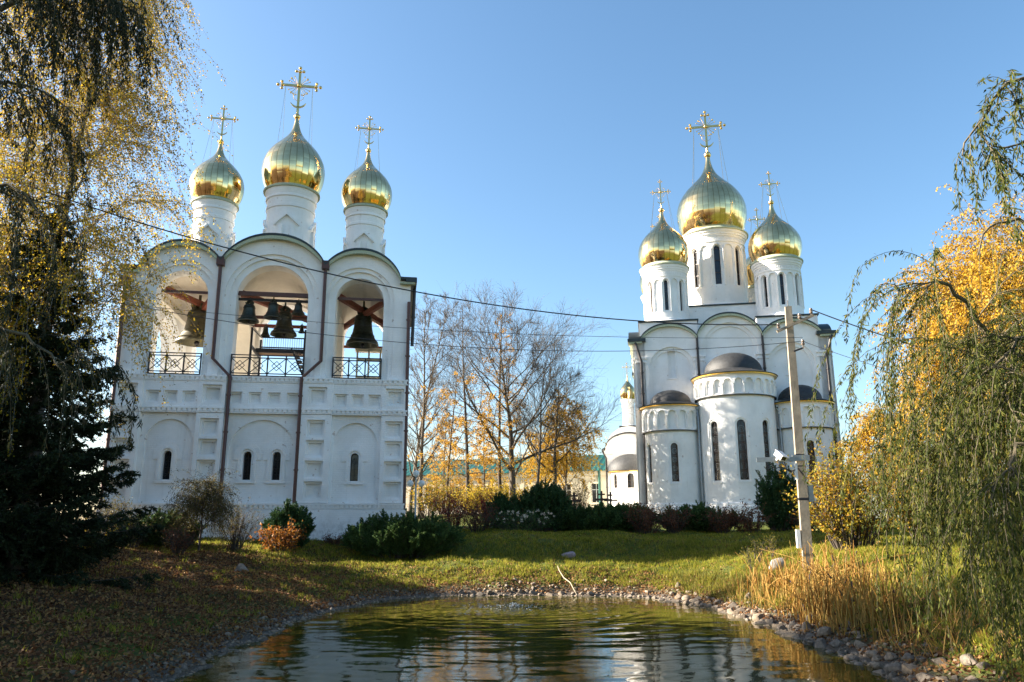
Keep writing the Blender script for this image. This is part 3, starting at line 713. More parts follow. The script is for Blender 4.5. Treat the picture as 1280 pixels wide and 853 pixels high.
# bells
BW = belfry.matrix_basis.copy()
def bell(x, y, ztop, w_, h, label, material='bronze', group=None):
    p = Matrix.Rotation(math.radians(9), 4, 'Z') @ Vector((x, y, 0)); T = thing('bell', label, 'bell', (bO[0]+p.x, bO[1]+p.y, ztop), math.radians(9), group)
    R = w_/2
    pr = [(.02, 0), (.30*R, -.015*h), (.46*R, -.06*h), (.52*R, -.12*h), (.54*R, -.16*h), (.525*R, -.17*h), (.54*R, -.30*h), (.57*R, -.45*h), (.63*R, -.60*h), (.72*R, -.73*h), (.84*R, -.84*h), (.95*R, -.92*h), (1.0*R, -.965*h), (1.0*R, -1.0*h), (.93*R, -1.0*h), (.8*R, -.86*h), (.62*R, -.68*h), (.5*R, -.4*h), (.45*R, -.12*h), (.02, -.09*h)]
    k = MB(); k.lathe(0, 0, pr, 40)
    for z, rr, e in ((-.2, .545, .02), (-.23, .55, .018), (-.70, .715, .02), (-.88, .915, .02), (-.90, .94, .018)):
        k.lathe(0, 0, [(rr*R*.985, z*h-.012*h), (rr*R+e*R, z*h), (rr*R*.985, z*h+.012*h)], 40)
    k.build('bell_body', material, T, smooth=40)
    k = MB()
    for a in range(6):
        q_ = a*PI/3; c_, s_ = math.cos(q_), math.sin(q_)
        k.tube([(.26*R*c_, .26*R*s_, -.01*h), (.34*R*c_, .34*R*s_, .10*h), (.12*R*c_, .12*R*s_, .19*h)], .10*R, 6)
    k.ball(0, 0, .18*h, .13*R, 10); k.box(-.06*R, .06*R, -.06*R, .06*R, .18*h, .42*h); k.build('canons', material, T, smooth=50)
    k = MB(); k.tube([(0, 0, -.1*h), (.03*R, 0, -.9*h)], .035*R, 6); k.ball(.03*R, 0, -1.0*h, .13*R, 10); k.tube([(.03*R, 0, -1.0*h), (.035*R, 0, -1.10*h)], .05*R, 6); k.build('clapper', 'iron', T, smooth=60)
    return T
bell(-4.37, 4.3, 13.60, 2.05, 1.85, 'large bronze bell in a painted sunlit tone under the left arch, half hidden by its right jamb', 'bronze_lit')
bell(4.24, 4.3, 13.68, 1.76, 1.76, 'large dark bell hanging alone under the right arch')
bell(.17, 3.5, 13.45, 1.36, 1.30, 'biggest dark bell of the middle arch, hanging behind the front row')
bell(-1.16, .80, 13.02, 1.02, .88, 'dark bell at the left end of the front row under the middle arch')
bell(-.03, .80, 13.16, .88, .80, 'dark bell second from left in the front row under the middle arch')
bell(1.18, .80, 13.16, .66, .55, 'smaller dark bell at the right end of the front row under the middle arch')
bell(-.98, 4.9, 12.90, .50, .50, 'small bell below the front row, left of the biggest one under the middle arch')
bell(.92, 4.9, 13.05, .36, .40, 'tiny bell at the right edge of the middle arch above the ringing platform')
# ------------------------------------------------------------------ CHURCH
cU = np.array([math.sin(math.radians(100)), math.cos(math.radians(100))]); cV = np.array([-cU[1], cU[0]])
cO = np.array([15.87198565, 56.0])+cU*.40
CRZ = math.radians(-10); CW = 7.17; CZ = 3.0
church = thing('church', 'white five-domed church with three rounded apses and gilded onion domes', 'church', (cO[0], cO[1], 0), CRZ)
def merge(b, q):
    o_ = len(b.v); b.v += q.v; b.f += [tuple(i+o_ for i in f) for f in q.f]; b.mi += q.mi
GC = [(-4.45, 2.12, 16.0, 1.12), (0, 2.36, 16.15, 1.60), (4.45, 2.12, 16.0, 1.12)]
gC = gab(GC, 16.0)
b = MB()
for k in range(4):
    ca, sa = math.cos(k*PI/2), math.sin(k*PI/2)
    def xf(x, y, z, ca=ca, sa=sa): y = y-CW; return (ca*x-sa*y, sa*x+ca*y+CW, z)
    q = MB(xf)
    wall_pieces(q, CW, CZ-.5, gC, .24, .9, [(-4.3, .30, 13.05, 15.0), (4.3, .30, 13.05, 15.0)], GC)
    wall_pieces(q, CW-.001, CZ-.5, lambda x: min(gC(x), 40), .14, .24, [(-4.3, 1.42, CZ+.8, 13.72), (0, 1.75, CZ+.8, 15.1), (4.3, 1.42, CZ+.8, 13.72)], GC)
    wall_pieces(q, CW, CZ-.5, gC, 0, .14, [(-4.3, 1.70, CZ+.8, 13.72), (0, 2.03, CZ+.8, 15.08), (4.3, 1.70, CZ+.8, 13.72)], GC)
    for x in (-6.55, -2.3, 2.3, 6.55):
        q.box(x-.42, x+.42, -.06, .10, 14.25, 14.36); q.box(x-.48, x+.48, -.11, .10, 14.55, 14.68); q.box(x-.36, x+.36, -.03, .10, 14.36, 14.55)
        q.box(x-.40, x+.40, -.05, .10, CZ-.3, CZ+.75)
    for x in (-4.3, 4.3):
        q.box(x-.42, x+.42, .16, .26, 12.96, 13.05)
        q.arch(x, 13.05, 15.0, .30, .09, .20, .245, 12)
    q.box(-CW-.12, CW+.12, -.15, .1, CZ-.5, CZ+.62); q.box(-CW-.06, CW+.06, -.09, .1, CZ+.62, CZ+.74)
    merge(b, q)
b.box(-CW+.5, CW-.5, .5, 2*CW-.5, CZ, 16.0)
b.build('wall', 'church', church)
r_ = MB(); t_ = MB()
axc = [x for x in axes(GC, CW) if abs(x) <= 6.57]
for k in range(2):
    ca, sa = math.cos(k*PI/2), math.sin(k*PI/2)
    r_.xf = lambda x, y, z, ca=ca, sa=sa, k=k: (ca*x-sa*(y-CW), sa*x+ca*(y-CW)+CW, z+k*.004)
    r_.slab(axc, [gC(x)+.005 for x in axc], [gC(x)+.12 for x in axc], -.30, 2*CW+.3)
    for sg in (-1, 1): r_.box(min(sg*(CW-.85), sg*(CW+.36)), max(sg*(CW-.85), sg*(CW+.36)), -.34-.01*k, 1.0, 15.86, 16.10); r_.box(min(sg*(CW-.85), sg*(CW+.36)), max(sg*(CW-.85), sg*(CW+.36)), 2*CW-1.0, 2*CW+.34+.01*k, 15.86, 16.10)
for k in range(4):
    ca, sa = math.cos(k*PI/2), math.sin(k*PI/2)
    t_.xf = lambda x, y, z, ca=ca, sa=sa: (ca*x-sa*(y-CW), sa*x+ca*(y-CW)+CW, z)
    for c, hw, zb, rise in GC:
        xs = [c-hw*math.cos(PI*i/30) for i in range(31)]; t_.slab(xs, [gC(x)-.16 for x in xs], [gC(x)-.002 for x in xs], -.28, -.02)
    for sg in (-1, 1): t_.box(min(sg*6.45, sg*7.4), max(sg*6.45, sg*7.4), -.30, -.02, 15.72, 15.858)
r_.xf = None
r_.build('roof', 'lead', church); t_.build('roof_trim', 'verdigris', church)
# square pedestals
def pedestal(x0, x1, y0, y1, z0, z1, e=.10):
    q = MB(); q.box(x0, x1, y0, y1, z0, z1-.12); p_ = q.build('pedestal', 'church', church)
    q = MB(); q.box(x0-e, x1+e, y0-e, y1+e, z1-.12, z1); q.build('coping', 'lead', p_)
CT = [(-4.4, 3.3), (4.4, 3.3), (-4.4, 11.0), (4.4, 11.0)]
for x, y in CT: pedestal(x-2.2, x+2.2, y-2.4 if y < 6 else y-2.1, y+2.1 if y < 6 else y+2.4, 15.9, 17.73)
pedestal(-3.3, 3.3, 3.8, 10.6, 16.0, 19.62)
def drum_c(cx, cy, r, z0, z1, nwin, wz0, wz1, whw, material='church'):
    q = MB(bend(cx, cy, r)); k = 2*nwin; C = 2*PI*r
    holes = [((i-nwin/2+.0)*C/nwin if nwin % 2 == 0 else (i-(nwin-1)/2)*C/nwin, whw, wz0, wz1-whw) for i in range(nwin)]
    holes = [h for h in holes if h[0]-whw > -C/2+.01 and h[0]+whw < C/2]
    seg = C/72
    wall(q, -C/2, C/2, z0, z1, .06, .35, holes, seg)
    step = C/k; lay = [(h[0]+o_, step*.36, wz0-.06, wz1-step*.36+.08) for h in holes for o_ in (0, step) if h[0]+o_+step*.4 < C/2]
    wall(q, -C/2, C/2, z0, z1, 0, .06, lay, seg)
    for cx_, hw, zb, zs in lay:
        q.ring(cx_, zs, hw, hw+step*.10, 0, PI, -.05, .01, 12)
    for i in range(len(lay)):
        x = lay[i][0]+step/2
        for s_ in (0,): q.tube([(x, -.01, wz0-.1), (x, -.01, lay[0][3])], step*.085, 8); q.box(x-step*.13, x+step*.13, -.07, .02, lay[0][3]-.03, lay[0][3]+.07)
    q.xf = None
    h = z1-wz1
    q.lathe(cx, cy, [(r*.98, z0-.02), (r*1.14, z0), (r*1.14, z0+.10), (r*1.07, z0+.22), (r*1.05, z0+.36), (r*.98, z0+.40)], 64)
    q.lathe(cx, cy, [(r*.98, wz1+h*.22), (r*1.03, wz1+h*.22), (r*1.03, wz1+h*.30), (r*.98, wz1+h*.32)], 64)
    q.lathe(cx, cy, [(r*.98, wz1+h*.55), (r*1.03, wz1+h*.56), (r*1.04, wz1+h*.66), (r*1.07, wz1+h*.68), (r*1.08, wz1+h*.80), (r*1.11, wz1+h*.82), (r*1.13, z1), (.01, z1)], 64)
    q.xf = bend(cx, cy, r); nd = int(C/.16)
    for i in range(nd):
        x = -C/2+C*(i+.5)/nd; q.box(x-.04, x+.04, -.04, .02, wz1+h*.36, wz1+h*.52)
    q.xf = None
    d = q.build('drum', material, church, smooth=30)
    for hx, hw, zb, zs in holes:
        if math.cos(hx/r) < -.3: continue
        q = MB(bend(cx, cy, r)); pane(q, hx, hw, zb, zs, .26); q.m = 1
        for z in np.linspace(zb, zs, 4)[1:]: q.box(hx-hw, hx+hw, .20, .255, z-.025, z+.025)
        q.box(hx-hw, hx-hw+.03, .20, .255, zb, zs); q.box(hx+hw-.03, hx+hw, .20, .255, zb, zs)
        q.build('window', ['glass', 'frame'], d)
    q = MB(); q.lathe(cx, cy, [(r*1.10, z1-.06), (r*1.165, z1-.05), (r*1.175, z1+.04), (r*1.08, z1+.12), (r*1.0, z1+.34), (r*.98, z1+.36)], 64); q.build('cornice', 'verdigris', d, smooth=40)
    q = MB(); q.lathe(cx, cy, [(r*.97, z1+.12), (r*1.03, z1+.14), (r*1.01, z1+.42), (r*.95, z1+.5)], 64); q.build('gilded_collar', 'goldplain', d, smooth=40)
for x, y in CT:
    drum_c(x, y, 1.74, 17.73, 22.55, 8, 18.75, 21.25, .15)
    dome(church, x, y, 2.07, 22.62, 27.85, 30.5, 29.5, .62, 'gold_small')
drum_c(0, 7.15, 2.52, 19.62, 26.4, 8, 21.6, 25.0, .26)
dome(church, 0, 7.15, 2.98, 26.62, 34.4, 38.5, 37.2, 1.3, 'gold', 96, 80)
# apses
def apse(cx, cy, R, zcorn, zled, ztop, wins, whw, wz0, wz1):
    ang = PI*.62; X = R*ang; q = MB(bend(cx, cy, R))
    zw = wz1-whw
    H = [(a*R, whw, wz0, zw) for a in wins]; H2 = [(a*R, whw+.13, wz0-.10, zw) for a in wins]
    seg = R*.06
    wall(q, -X, X, CZ-.5, zled, .05, .40, H, seg); wall(q, -X, X, CZ-.5, zled, 0, .05, H2, seg)
    for a in wins: q.box(a*R-whw-.16, a*R+whw+.16, -.06, .05, wz0-.19, wz0-.10)
    # blind arcade under the eaves
    nA = max(7, int(round(2*X/.68))); st = 2*X/nA; hw = st*.36; zs = zcorn-.30-hw
    HA = [(-X+st*(i+.5), hw, zled+.12, zs-.12) for i in range(nA)]
    wall(q, -X, X, zled, zcorn, .03, .30, (), seg); wall(q, -X, X, zled+.0, zcorn, -.10, .03, HA, seg)
    for h in HA: q.ring(h[0], h[3], hw, hw+.07, 0, PI, -.16, -.09, 10)
    for i in range(nA+1):
        x = -X+st*i; q.tube([(x, -.13, zled+.12), (x, -.13, zs-.2)], .06, 6); q.box(x-.09, x+.09, -.22, -.08, zs-.24, zs-.12)
    # plinth rolls
    q.xf = None
    q.lathe(cx, cy, [(R*.9, CZ-.5), (R+.16, CZ-.5), (R+.16, CZ+.52), (R+.10, CZ+.55), (R+.10, CZ+.72), (R+.05, CZ+.78), (R*.9, CZ+.8)], 48, -ang, ang)
    q.lathe(cx, cy, [(R*.9, zcorn-.14), (R+.12, zcorn-.13), (R+.18, zcorn-.05), (R*.9, zcorn)], 48, -ang, ang)
    d = q.build('apse', 'church', church, smooth=25)
    q = MB(); q.lathe(cx, cy, [(R-.02, zled-.03), (R+.17, zled-.06), (R+.17, zled), (R-.02, zled+.07)], 48, -ang, ang); q.build('ledge', 'slate', d, smooth=40)
    q = MB(); pr = []
    zk = zcorn+.24*(ztop-zcorn)
    for i in range(13):
        t = i/12*PI/2; pr.append((R*.76*math.cos(t) if i < 12 else .01, zk+(ztop-zk)*math.sin(t)))
    pr = [(R*.9, zcorn+.01), (R+.30, zcorn-.04), (R+.38, zcorn+.02), (R*1.0, zcorn+.10+.1*(zk-zcorn)), (R*.86, zcorn+.10+.45*(zk-zcorn))]+pr
    q.lathe(cx, cy, pr, 64); q.build('roof', 'slate', d, smooth=50)
    q = MB(); q.lathe(cx, cy, [(R+.14, zcorn-.09), (R+.31, zcorn-.10), (R+.32, zcorn-.03), (R+.14, zcorn-.02)], 64, -ang, ang); q.build('gilded_eave', 'goldtrim', d, smooth=40)
    for a in wins:
        q = MB(bend(cx, cy, R)); pane(q, a*R, whw, wz0, zw, .22); grille(q, a*R, whw, wz0, zw, .22, 6 if wz1-wz0 > 3 else 4, t=.03)
        q.build('window', ['glass', 'frame', 'pipegrey'], d)
apse(0, -1.0, 2.68, 12.62, 11.07, 14.5, (-.74, 0, .70), .30, 5.26, 9.33)
apse(-4.55, -.45, 1.97, 10.68, 8.85, 12.0, (0.02, -1.1), .26, 5.26, 7.95)
apse(4.55, -.45, 1.97, 10.68, 8.85, 12.1, (.05, 1.1), .26, 5.26, 7.95)
pipe(church, [(-6.95, -.25, 15.8), (-6.55, -.16, 14.3), (-6.55, -.16, CZ)], .10, 'pipedark', funnel=False)
pipe(church, [(7.2, -.25, 15.8), (6.75, -.16, 14.2), (6.75, -.16, CZ)], .10, 'pipedark', funnel=False)
pipe(church, [(-2.36, -.14, 16.2), (-2.36, -.14, 12.2)], .09, 'pipedark', funnel=False)
pipe(church, [(2.36, -.14, 16.2), (2.36, -.14, 12.6)], .09, 'pipedark', funnel=False)
pipe(church, [(-2.72, -1.5, 10.5), (-2.72, -1.75, 9.6), (-2.72, -1.75, CZ)], .09, 'pipegrey')
pipe(church, [(2.86, -1.5, 10.5), (2.86, -1.65, 9.6), (2.86, -1.65, CZ)], .09, 'pipegrey')
# ------------------------------------------------------------------ chapel behind the church's left flank
p = cO+cU*(-8.05)+cV*14.6
chapel = thing('chapel', 'small cream-white chapel with one little gilded dome behind the church', 'chapel', (p[0], p[1], 0), CRZ)
gK = lambda x: 9.0+1.55*math.sqrt(max(0, 1-(x/2.25)**2))
xk = [-2.25*math.cos(PI*i/30) for i in range(31)]
b = MB(); b.slab(xk, [CZ-.5]*31, [gK(x) for x in xk], .12, 9.0)
b.ring(0, 9.0, 1.75, 2.22, 0, PI, .0, .12, 24); b.ring(0, 9.0, 1.35, 1.70, 0, PI, .05, .12, 24)
for sg in (-1, 1): b.box(min(sg*1.6, sg*2.25), max(sg*1.6, sg*2.25), 0, .12, CZ-.5, 8.7); b.box(min(sg*1.5, sg*2.32), max(sg*1.5, sg*2.32), -.1, .13, 8.7, 9.0)
b.box(-.8, .8, .9, 2.5, 10.2, 11.3)
b.build('wall', 'church', chapel)
b = MB(); xr = [-2.55]+xk[1:-1]+[2.55]; b.slab(xr, [gK(x)+.006 for x in xr], [gK(x)+.12 for x in xr], -.35, 9.2); b.box(-.9, .9, .8, 2.6, 11.3, 11.4); b.build('roof', 'slate', chapel)
q = MB(bend(0, -.2, 1.75)); X = 1.75*1.75
wall(q, -X, X, CZ-.5, 7.1, 0, .3, [(0.05, .3, 5.5, 6.5), (-1.75*.9, .3, 5.5, 6.5)], .12); q.arch(.05, 5.5, 6.5, .3, .1, -.05, .02)
ap = q.build('apse', 'church', chapel, smooth=30)
q = MB(); q.lathe(0, -.2, [(1.6, 7.06), (2.0, 7.02), (2.02, 7.08)]+[(1.98*math.cos(i/10*PI/2)+.01, 7.1+1.55*math.sin(i/10*PI/2)) for i in range(11)], 48); q.build('roof', 'slate', ap, smooth=50)
q = MB(); q.lathe(0, -.2, [(1.78, 6.98), (1.98, 6.95), (1.99, 7.05), (1.78, 7.06)], 48); q.build('gilded_eave', 'goldtrim', ap)
for x in (.05, -1.575):
    q = MB(bend(0, -.2, 1.75)); pane(q, x, .3, 5.5, 6.5, .2); grille(q, x, .3, 5.5, 6.5, .2, 3, rings=False); q.build('window', ['glass', 'frame'], ap)
q = MB(bend(0, 1.7, .58)); wall(q, -PI*.58, PI*.58, 11.4, 14.0, .05, .2, (), .1); wall(q, -PI*.58, PI*.58, 11.4, 14.0, 0, .05, [(x*.364, .11, 11.8, 13.1) for x in range(-4, 5)], .1); q.xf = None
q.lathe(0, 1.7, [(.56, 11.38), (.68, 11.4), (.66, 11.5), (.56, 11.6)], 24); q.lathe(0, 1.7, [(.56, 13.6), (.64, 13.7), (.68, 14.0), (.01, 14.02)], 32); q.build('drum', 'church', chapel, smooth=30)
dome(chapel, 0, 1.7, .76, 14.04, 16.3, 17.6, 17.2, .35, 'gold_small', 40, 40)
pipe(chapel, [(-2.5, -.3, 9.0), (-2.15, -.1, 8.3), (-2.15, -.1, CZ)], .09, 'pipedark', funnel=False)
# ------------------------------------------------------------------ long building with the green roof
A = atY(512, 640, 84)[:2]; B_ = atY(775, 640, 76)[:2]; dl = B_-A; Lg = np.linalg.norm(dl)
hall = thing('long_building', 'long cream building with green metal roof behind the bare trees', 'building', (A[0], A[1], 0), math.atan2(dl[1], dl[0]))
b = MB(); hs = [(x, .55) for x in np.arange(2.2, Lg+2, 3.05)]
def rect_wall(mb, x0, x1, z0, z1, y0, y1, holes):
    panel(mb, x0, x1, z0, z1, y0, y1, holes)
HO = [(x-.5, x+.5, 4.4, 6.2) for x, h in hs]
rect_wall(b, -8, Lg+10, 2.0, 7.5, 0, .35, HO); b.box(-8, Lg+10, .35, 9, 2.0, 7.44)
for x, h in hs:
    b.box(x-.65, x-.5, -.05, .05, 4.3, 6.3); b.box(x+.5, x+.65, -.05, .05, 4.3, 6.3); b.box(x-.75, x+.75, -.09, .05, 6.2, 6.4); b.box(x-.7, x+.7, -.09, .05, 4.2, 4.4)
    b.box(x+1.35, x+1.65, -.08, .05, 2.0, 7.0)
b.box(-8, Lg+10, -.16, .1, 7.0, 7.44)
b.build('wall', 'cream', hall)
for x, h in hs:
    q = MB(); q.box(x-.5, x+.5, .2, .24, 4.4, 6.2); q.m = 1; q.box(x-.03, x+.03, .16, .20, 4.4, 6.2); q.box(x-.5, x+.5, .16, .20, 5.6, 5.66)
    q.box(x-.5, x-.44, .16, .2, 4.4, 6.2); q.box(x+.44, x+.5, .16, .2, 4.4, 6.2); q.build('window', ['glass', 'white'], hall)
b = MB(); b.add([(-8.4, -.5, 7.45), (Lg+10.4, -.5, 7.45), (Lg+10.4, 4.5, 9.4), (-8.4, 4.5, 9.4), (Lg+10.4, 9.5, 7.45), (-8.4, 9.5, 7.45)], [(0, 1, 2, 3), (3, 2, 4, 5), (0, 3, 5), (1, 4, 2), (0, 5, 4, 1)])
b.build('roof', 'greenroof', hall)
pipe(hall, [(Lg-1.9, -.3, 7.9), (Lg-1.9, -.15, 7.2), (Lg-1.9, -.15, 2.2)], .12, 'greenroof', funnel=False, clamps=False)

# ------------------------------------------------------------------ utility pole
pb = gp(1011, 716); _t = atY(985, 384, pb[1]+.1); PHT = float(_t[2]-pb[2]); lean = Vector(((_t[0]-pb[0])/PHT*math.cos(math.radians(12))-.1/PHT*math.sin(math.radians(12)), (_t[0]-pb[0])/PHT*math.sin(math.radians(12))+.1/PHT, 1))
pole = thing('utility_pole', 'weathered square concrete utility pole leaning slightly on the right bank', 'utility pole', tuple(pb))
pole.rotation_euler = (0, 0, math.radians(-12))
def pp(x, y, z): return (lean.x*z+x, lean.y*z+y, z)
q = MB(lambda x, y, z: pp(x, y, z)); ns = 14
for i in range(ns):
    z0, z1 = PHT*i/ns-.5*(i == 0), PHT*(i+1)/ns; a, c_ = .145-.045*i/ns, .145-.045*(i+1)/ns
    q.add([(-a, -a, z0), (a, -a, z0), (a, a, z0), (-a, a, z0), (-c_, -c_, z1), (c_, -c_, z1), (c_, c_, z1), (-c_, c_, z1)], [(0, 1, 5, 4), (1, 2, 6, 5), (2, 3, 7, 6), (3, 0, 4, 7)]+([(4, 5, 6, 7)] if i == ns-1 else []))
q.build('shaft', 'concrete', pole, smooth=20)
q = MB(lambda x, y, z: pp(x, y, z)); q.tube([(0, 0, PHT-.1), (0, 0, PHT+.22)], .015, 5); q.build('top_spike', 'iron', pole)
q = MB(); 
def ca(p): p = Vector(p); return p
X0 = pp(0, -.15, PHT-.72)
q.tube([(X0[0]-.42, X0[1]-.02, X0[2]-.12), (X0[0]+.72, X0[1]-.02, X0[2]+.36)], .055, 4); q.build('crossarm', 'concrete', pole)
X1 = pp(0, -.14, PHT-1.5); q = MB(); q.tube([(X1[0]+.05, X1[1], X1[2]), (X1[0]+.34, X1[1], X1[2]+.10)], .03, 5); q.build('bracket', 'iron', pole)
ins = []
for dx, dz, base in ((-.36, -.04, X0), (.30, .24, X0), (.66, .40, X0), (.34, .16, X1)):
    x, y, z = base[0]+dx, base[1]-.02, base[2]+dz
    q = MB(); q.lathe(x, y, [(.012, z-.08), (.014, z+.04), (.05, z+.03), (.06, z+.07), (.035, z+.10), (.055, z+.13), (.04, z+.19), (.01, z+.20)], 10); q.build('insulator', 'porcelain', pole, smooth=50)
    ins.append(Matrix.Translation(Vector(pb)) @ Matrix.Rotation(math.radians(-12), 4, 'Z') @ Vector((x, y, z+.15)))
# surveillance camera arm, boxes, straps
z = PHT*.405; q = MB(); c_ = pp(0, 0, z)
q.box(c_[0]-1.30, c_[0]-.15, c_[1]-.26, c_[1]-.20, z-.07, z+.07); q.box(c_[0]-.25, c_[0]+.25, c_[1]-.24, c_[1]-.16, z-.05, z+.12); q.build('side_arm', 'pipegrey', pole)
q = MB(); hs_ = Matrix.Translation(Vector((c_[0]-.62, c_[1]-.42, z+.10))) @ Matrix.Rotation(math.radians(28), 4, 'Y') @ Matrix.Rotation(math.radians(20), 4, 'X') @ Matrix.Rotation(math.radians(35), 4, 'Z')
def hx(x, y, z): return tuple(hs_ @ Vector((x, y, z)))
q.xf = lambda x, y, z: hx(x*.62, y*.62, z*.62); q.box(-.16, .16, -.34, .26, -.13, .12); q.box(-.20, .20, -.44, .28, .12, .15); q.box(-.05, .05, .0, .1, -.3, -.13); q.m = 1; q.box(-.12, .12, -.345, -.34, -.10, .09); q.build('floodlight', ['white', 'glass'], pole)
q = MB(); q.tube([(c_[0]-.5, c_[1]-.25, z-.05), (c_[0]-.45, c_[1]-.25, z-.30), (c_[0]-.28, c_[1]-.22, z-.36), (c_[0]-.1, c_[1]-.18, z-.28), (c_[0]+.05, c_[1]-.2, z-.5)], .022, 5)
q.tube([(c_[0]-.9, c_[1]-.25, z-.08), (c_[0]-.8, c_[1]-.25, z-.28), (c_[0]-.6, c_[1]-.25, z-.22), (c_[0]-.3, c_[1]-.22, z-.4)], .02, 5); q.build('cable_loop', 'wire', pole)
q = MB(lambda x, y, z: pp(x, y, z))
for zz, e in ((PHT*.42, .13), (PHT*.38, .13), (PHT*.26, .137)): q.lathe(0, 0, [(e*1.38, zz-.04), (e*1.40, zz), (e*1.38, zz+.04)], 4, PI/4, PI/4+2*PI)
q.build('strap', 'iron', pole)
q = MB(lambda x, y, z: pp(x, y, z)); q.box(-.28, -.17, -.14, .08, PHT*.085, PHT*.15); q.build('meter_box', 'white', pole)
q = MB(lambda x, y, z: pp(x, y, z)); q.box(.16, .30, -.1, .1, PHT*.25, PHT*.31); q.build('junction_box', 'pipegrey', pole)
q = MB(lambda x, y, z: pp(x, y, z)); q.box(-.19, -.12, -.22, -.17, PHT*.33, PHT*.39); q.build('junction_box', 'white', pole)

# ------------------------------------------------------------------ overhead wires
def wire(label, a, b_, sag, r, name='overhead_wire', n=40):
    a = Vector(a); b_ = Vector(b_); pts = []
    for i in range(n+1):
        t = i/n; p_ = a.lerp(b_, t); p_.z -= sag*4*t*(1-t); pts.append(p_)
    q = MB(); q.tube(pts, r, 6); return tag(q.build(name, 'wire', smooth=60), label, 'wire')
LW = Vector(atY(-160, 158, 17.5))
wire('thick black cable sagging from the pole crossarm across the bell tower', ins[0], LW, 1.40, .018)
wire('thin wire from the pole bracket passing the bells under the tower arches', ins[3], atY(-160, 306, 19), 1.28, .009)
wire('thinnest wire stretched just above the bells, below the thick cable', ins[3]+Vector((0, 0, .12)), atY(-160, 339, 21), .60, .007)
wire('black cable leaving the pole crossarm towards the willow on the right', ins[2], atY(1420, 500, 20), .25, .018)
wire('thin wire leaving the pole bracket down towards the willow', ins[3], atY(1400, 520, 19), .3, .008)

# ------------------------------------------------------------------ crosses, lamp, fence-side details behind the shrubs
def grave(px, Y_, h, label):
    a = atY(px, 640, Y_); g = ground(a[0], a[1]); T = thing('grave_cross', label, 'cross', tuple(g), math.radians(-6), 'dark grave crosses beside the church')
    q = MB(); q.box(-.06, .06, -.05, .05, -.3, h); q.build('upright', 'wood', T)
    q = MB(); q.box(-.42, .42, -.055, .045, h*.70, h*.70+.12); q.box(-.2, .2, -.055, .045, h*.87, h*.87+.09); q.build('crossbar', 'wood', T)
    q = MB(MB().xf); q.tube([(-.26, -.06, h*.47), (.26, -.06, h*.37)], .05, 4); q.build('footbar', 'wood', T)
grave(718, 46, 1.75, 'dark wooden grave cross standing apart, nearest to the yellow birch')
grave(752.5, 46, 1.85, 'taller dark wooden grave cross of the close pair beside the chapel')
grave(764, 47.5, 1.85, 'dark wooden grave cross nearest to the chapel wall')
grave(707, 47, 1.55, 'shorter dark grave cross half hidden behind the dark pine bush')
a = atY(519, 640, 44); g = ground(a[0], a[1]); T = thing('street_lamp', 'pale post lamp with white globes beside the bell tower', 'street lamp', tuple(g))
q = MB(); q.lathe(0, 0, [(.11, -.2), (.11, .5), (.06, .6), (.05, 2.9), (.01, 2.92)], 12); q.build('post', 'pipegrey', T, smooth=40)
q = MB(); q.tube([(-.32, 0, 2.75), (-.2, 0, 2.95), (0, 0, 2.85), (.2, 0, 2.95), (.32, 0, 2.75)], .025, 6); q.build('arm', 'iron', T)
for x, z in ((-.32, 2.55), (.32, 2.55), (0, 3.1)):
    q = MB(); q.ball(x, 0, z, .19, 16); q.build('globe', 'white', T, smooth=80)
# ------------------------------------------------------------------ plants
def tubes(polys, sides):
    """many tapered tubes -> verts, quads"""
    groups = {}
    for p, r in polys: groups.setdefault(len(p), []).append((p, r))
    V = []; F = []; off = 0
    for n, L in groups.items():
        P = np.array([a for a, _ in L], float); R = np.array([b for _, b in L], float); m = len(L)
        T = np.gradient(P, axis=1); T /= np.linalg.norm(T, axis=2, keepdims=True)+1e-9
        mean = np.abs(T.mean(1)); ref = np.eye(3)[np.argmin(mean, axis=1)][:, None, :]
        A = np.cross(T, np.broadcast_to(ref, T.shape)); A /= np.linalg.norm(A, axis=2, keepdims=True)+1e-9
        B = np.cross(T, A); an = 2*PI*np.arange(sides)/sides
        v = P[:, :, None, :]+R[:, :, None, None]*(A[:, :, None, :]*np.cos(an)[None, None, :, None]+B[:, :, None, :]*np.sin(an)[None, None, :, None])
        idx = off+np.arange(m*n*sides).reshape(m, n, sides); nx_ = np.roll(idx, -1, axis=2)
        f = np.stack([idx[:, :-1], nx_[:, :-1], nx_[:, 1:], idx[:, 1:]], -1).reshape(-1, 4)
        V.append(v.reshape(-1, 3)); F.append(f); off += m*n*sides
    return np.concatenate(V), np.concatenate(F)
def unit(a): return a/(np.linalg.norm(a, axis=-1, keepdims=True)+1e-9)
def leaf_quads(pos, dirs, length, width, rng, fold=.15):
    """a pointed leaf (two bent halves as one quad) at each pos along dirs"""
    n = len(pos); d = unit(dirs); s_ = unit(np.cross(d, rng.normal(size=(n, 3)))); nn = np.cross(d, s_)
    L = (length*rng.uniform(.65, 1.25, n))[:, None]; W = (width*rng.uniform(.7, 1.2, n))[:, None]
    a = pos; b = pos+d*L*.45+s_*W*.5+nn*L*fold*.5; c = pos+d*L; e = pos+d*L*.45-s_*W*.5+nn*L*fold*.5
    return np.stack([a, b, c, e], 1).reshape(-1, 3), np.arange(n*4).reshape(n, 4)
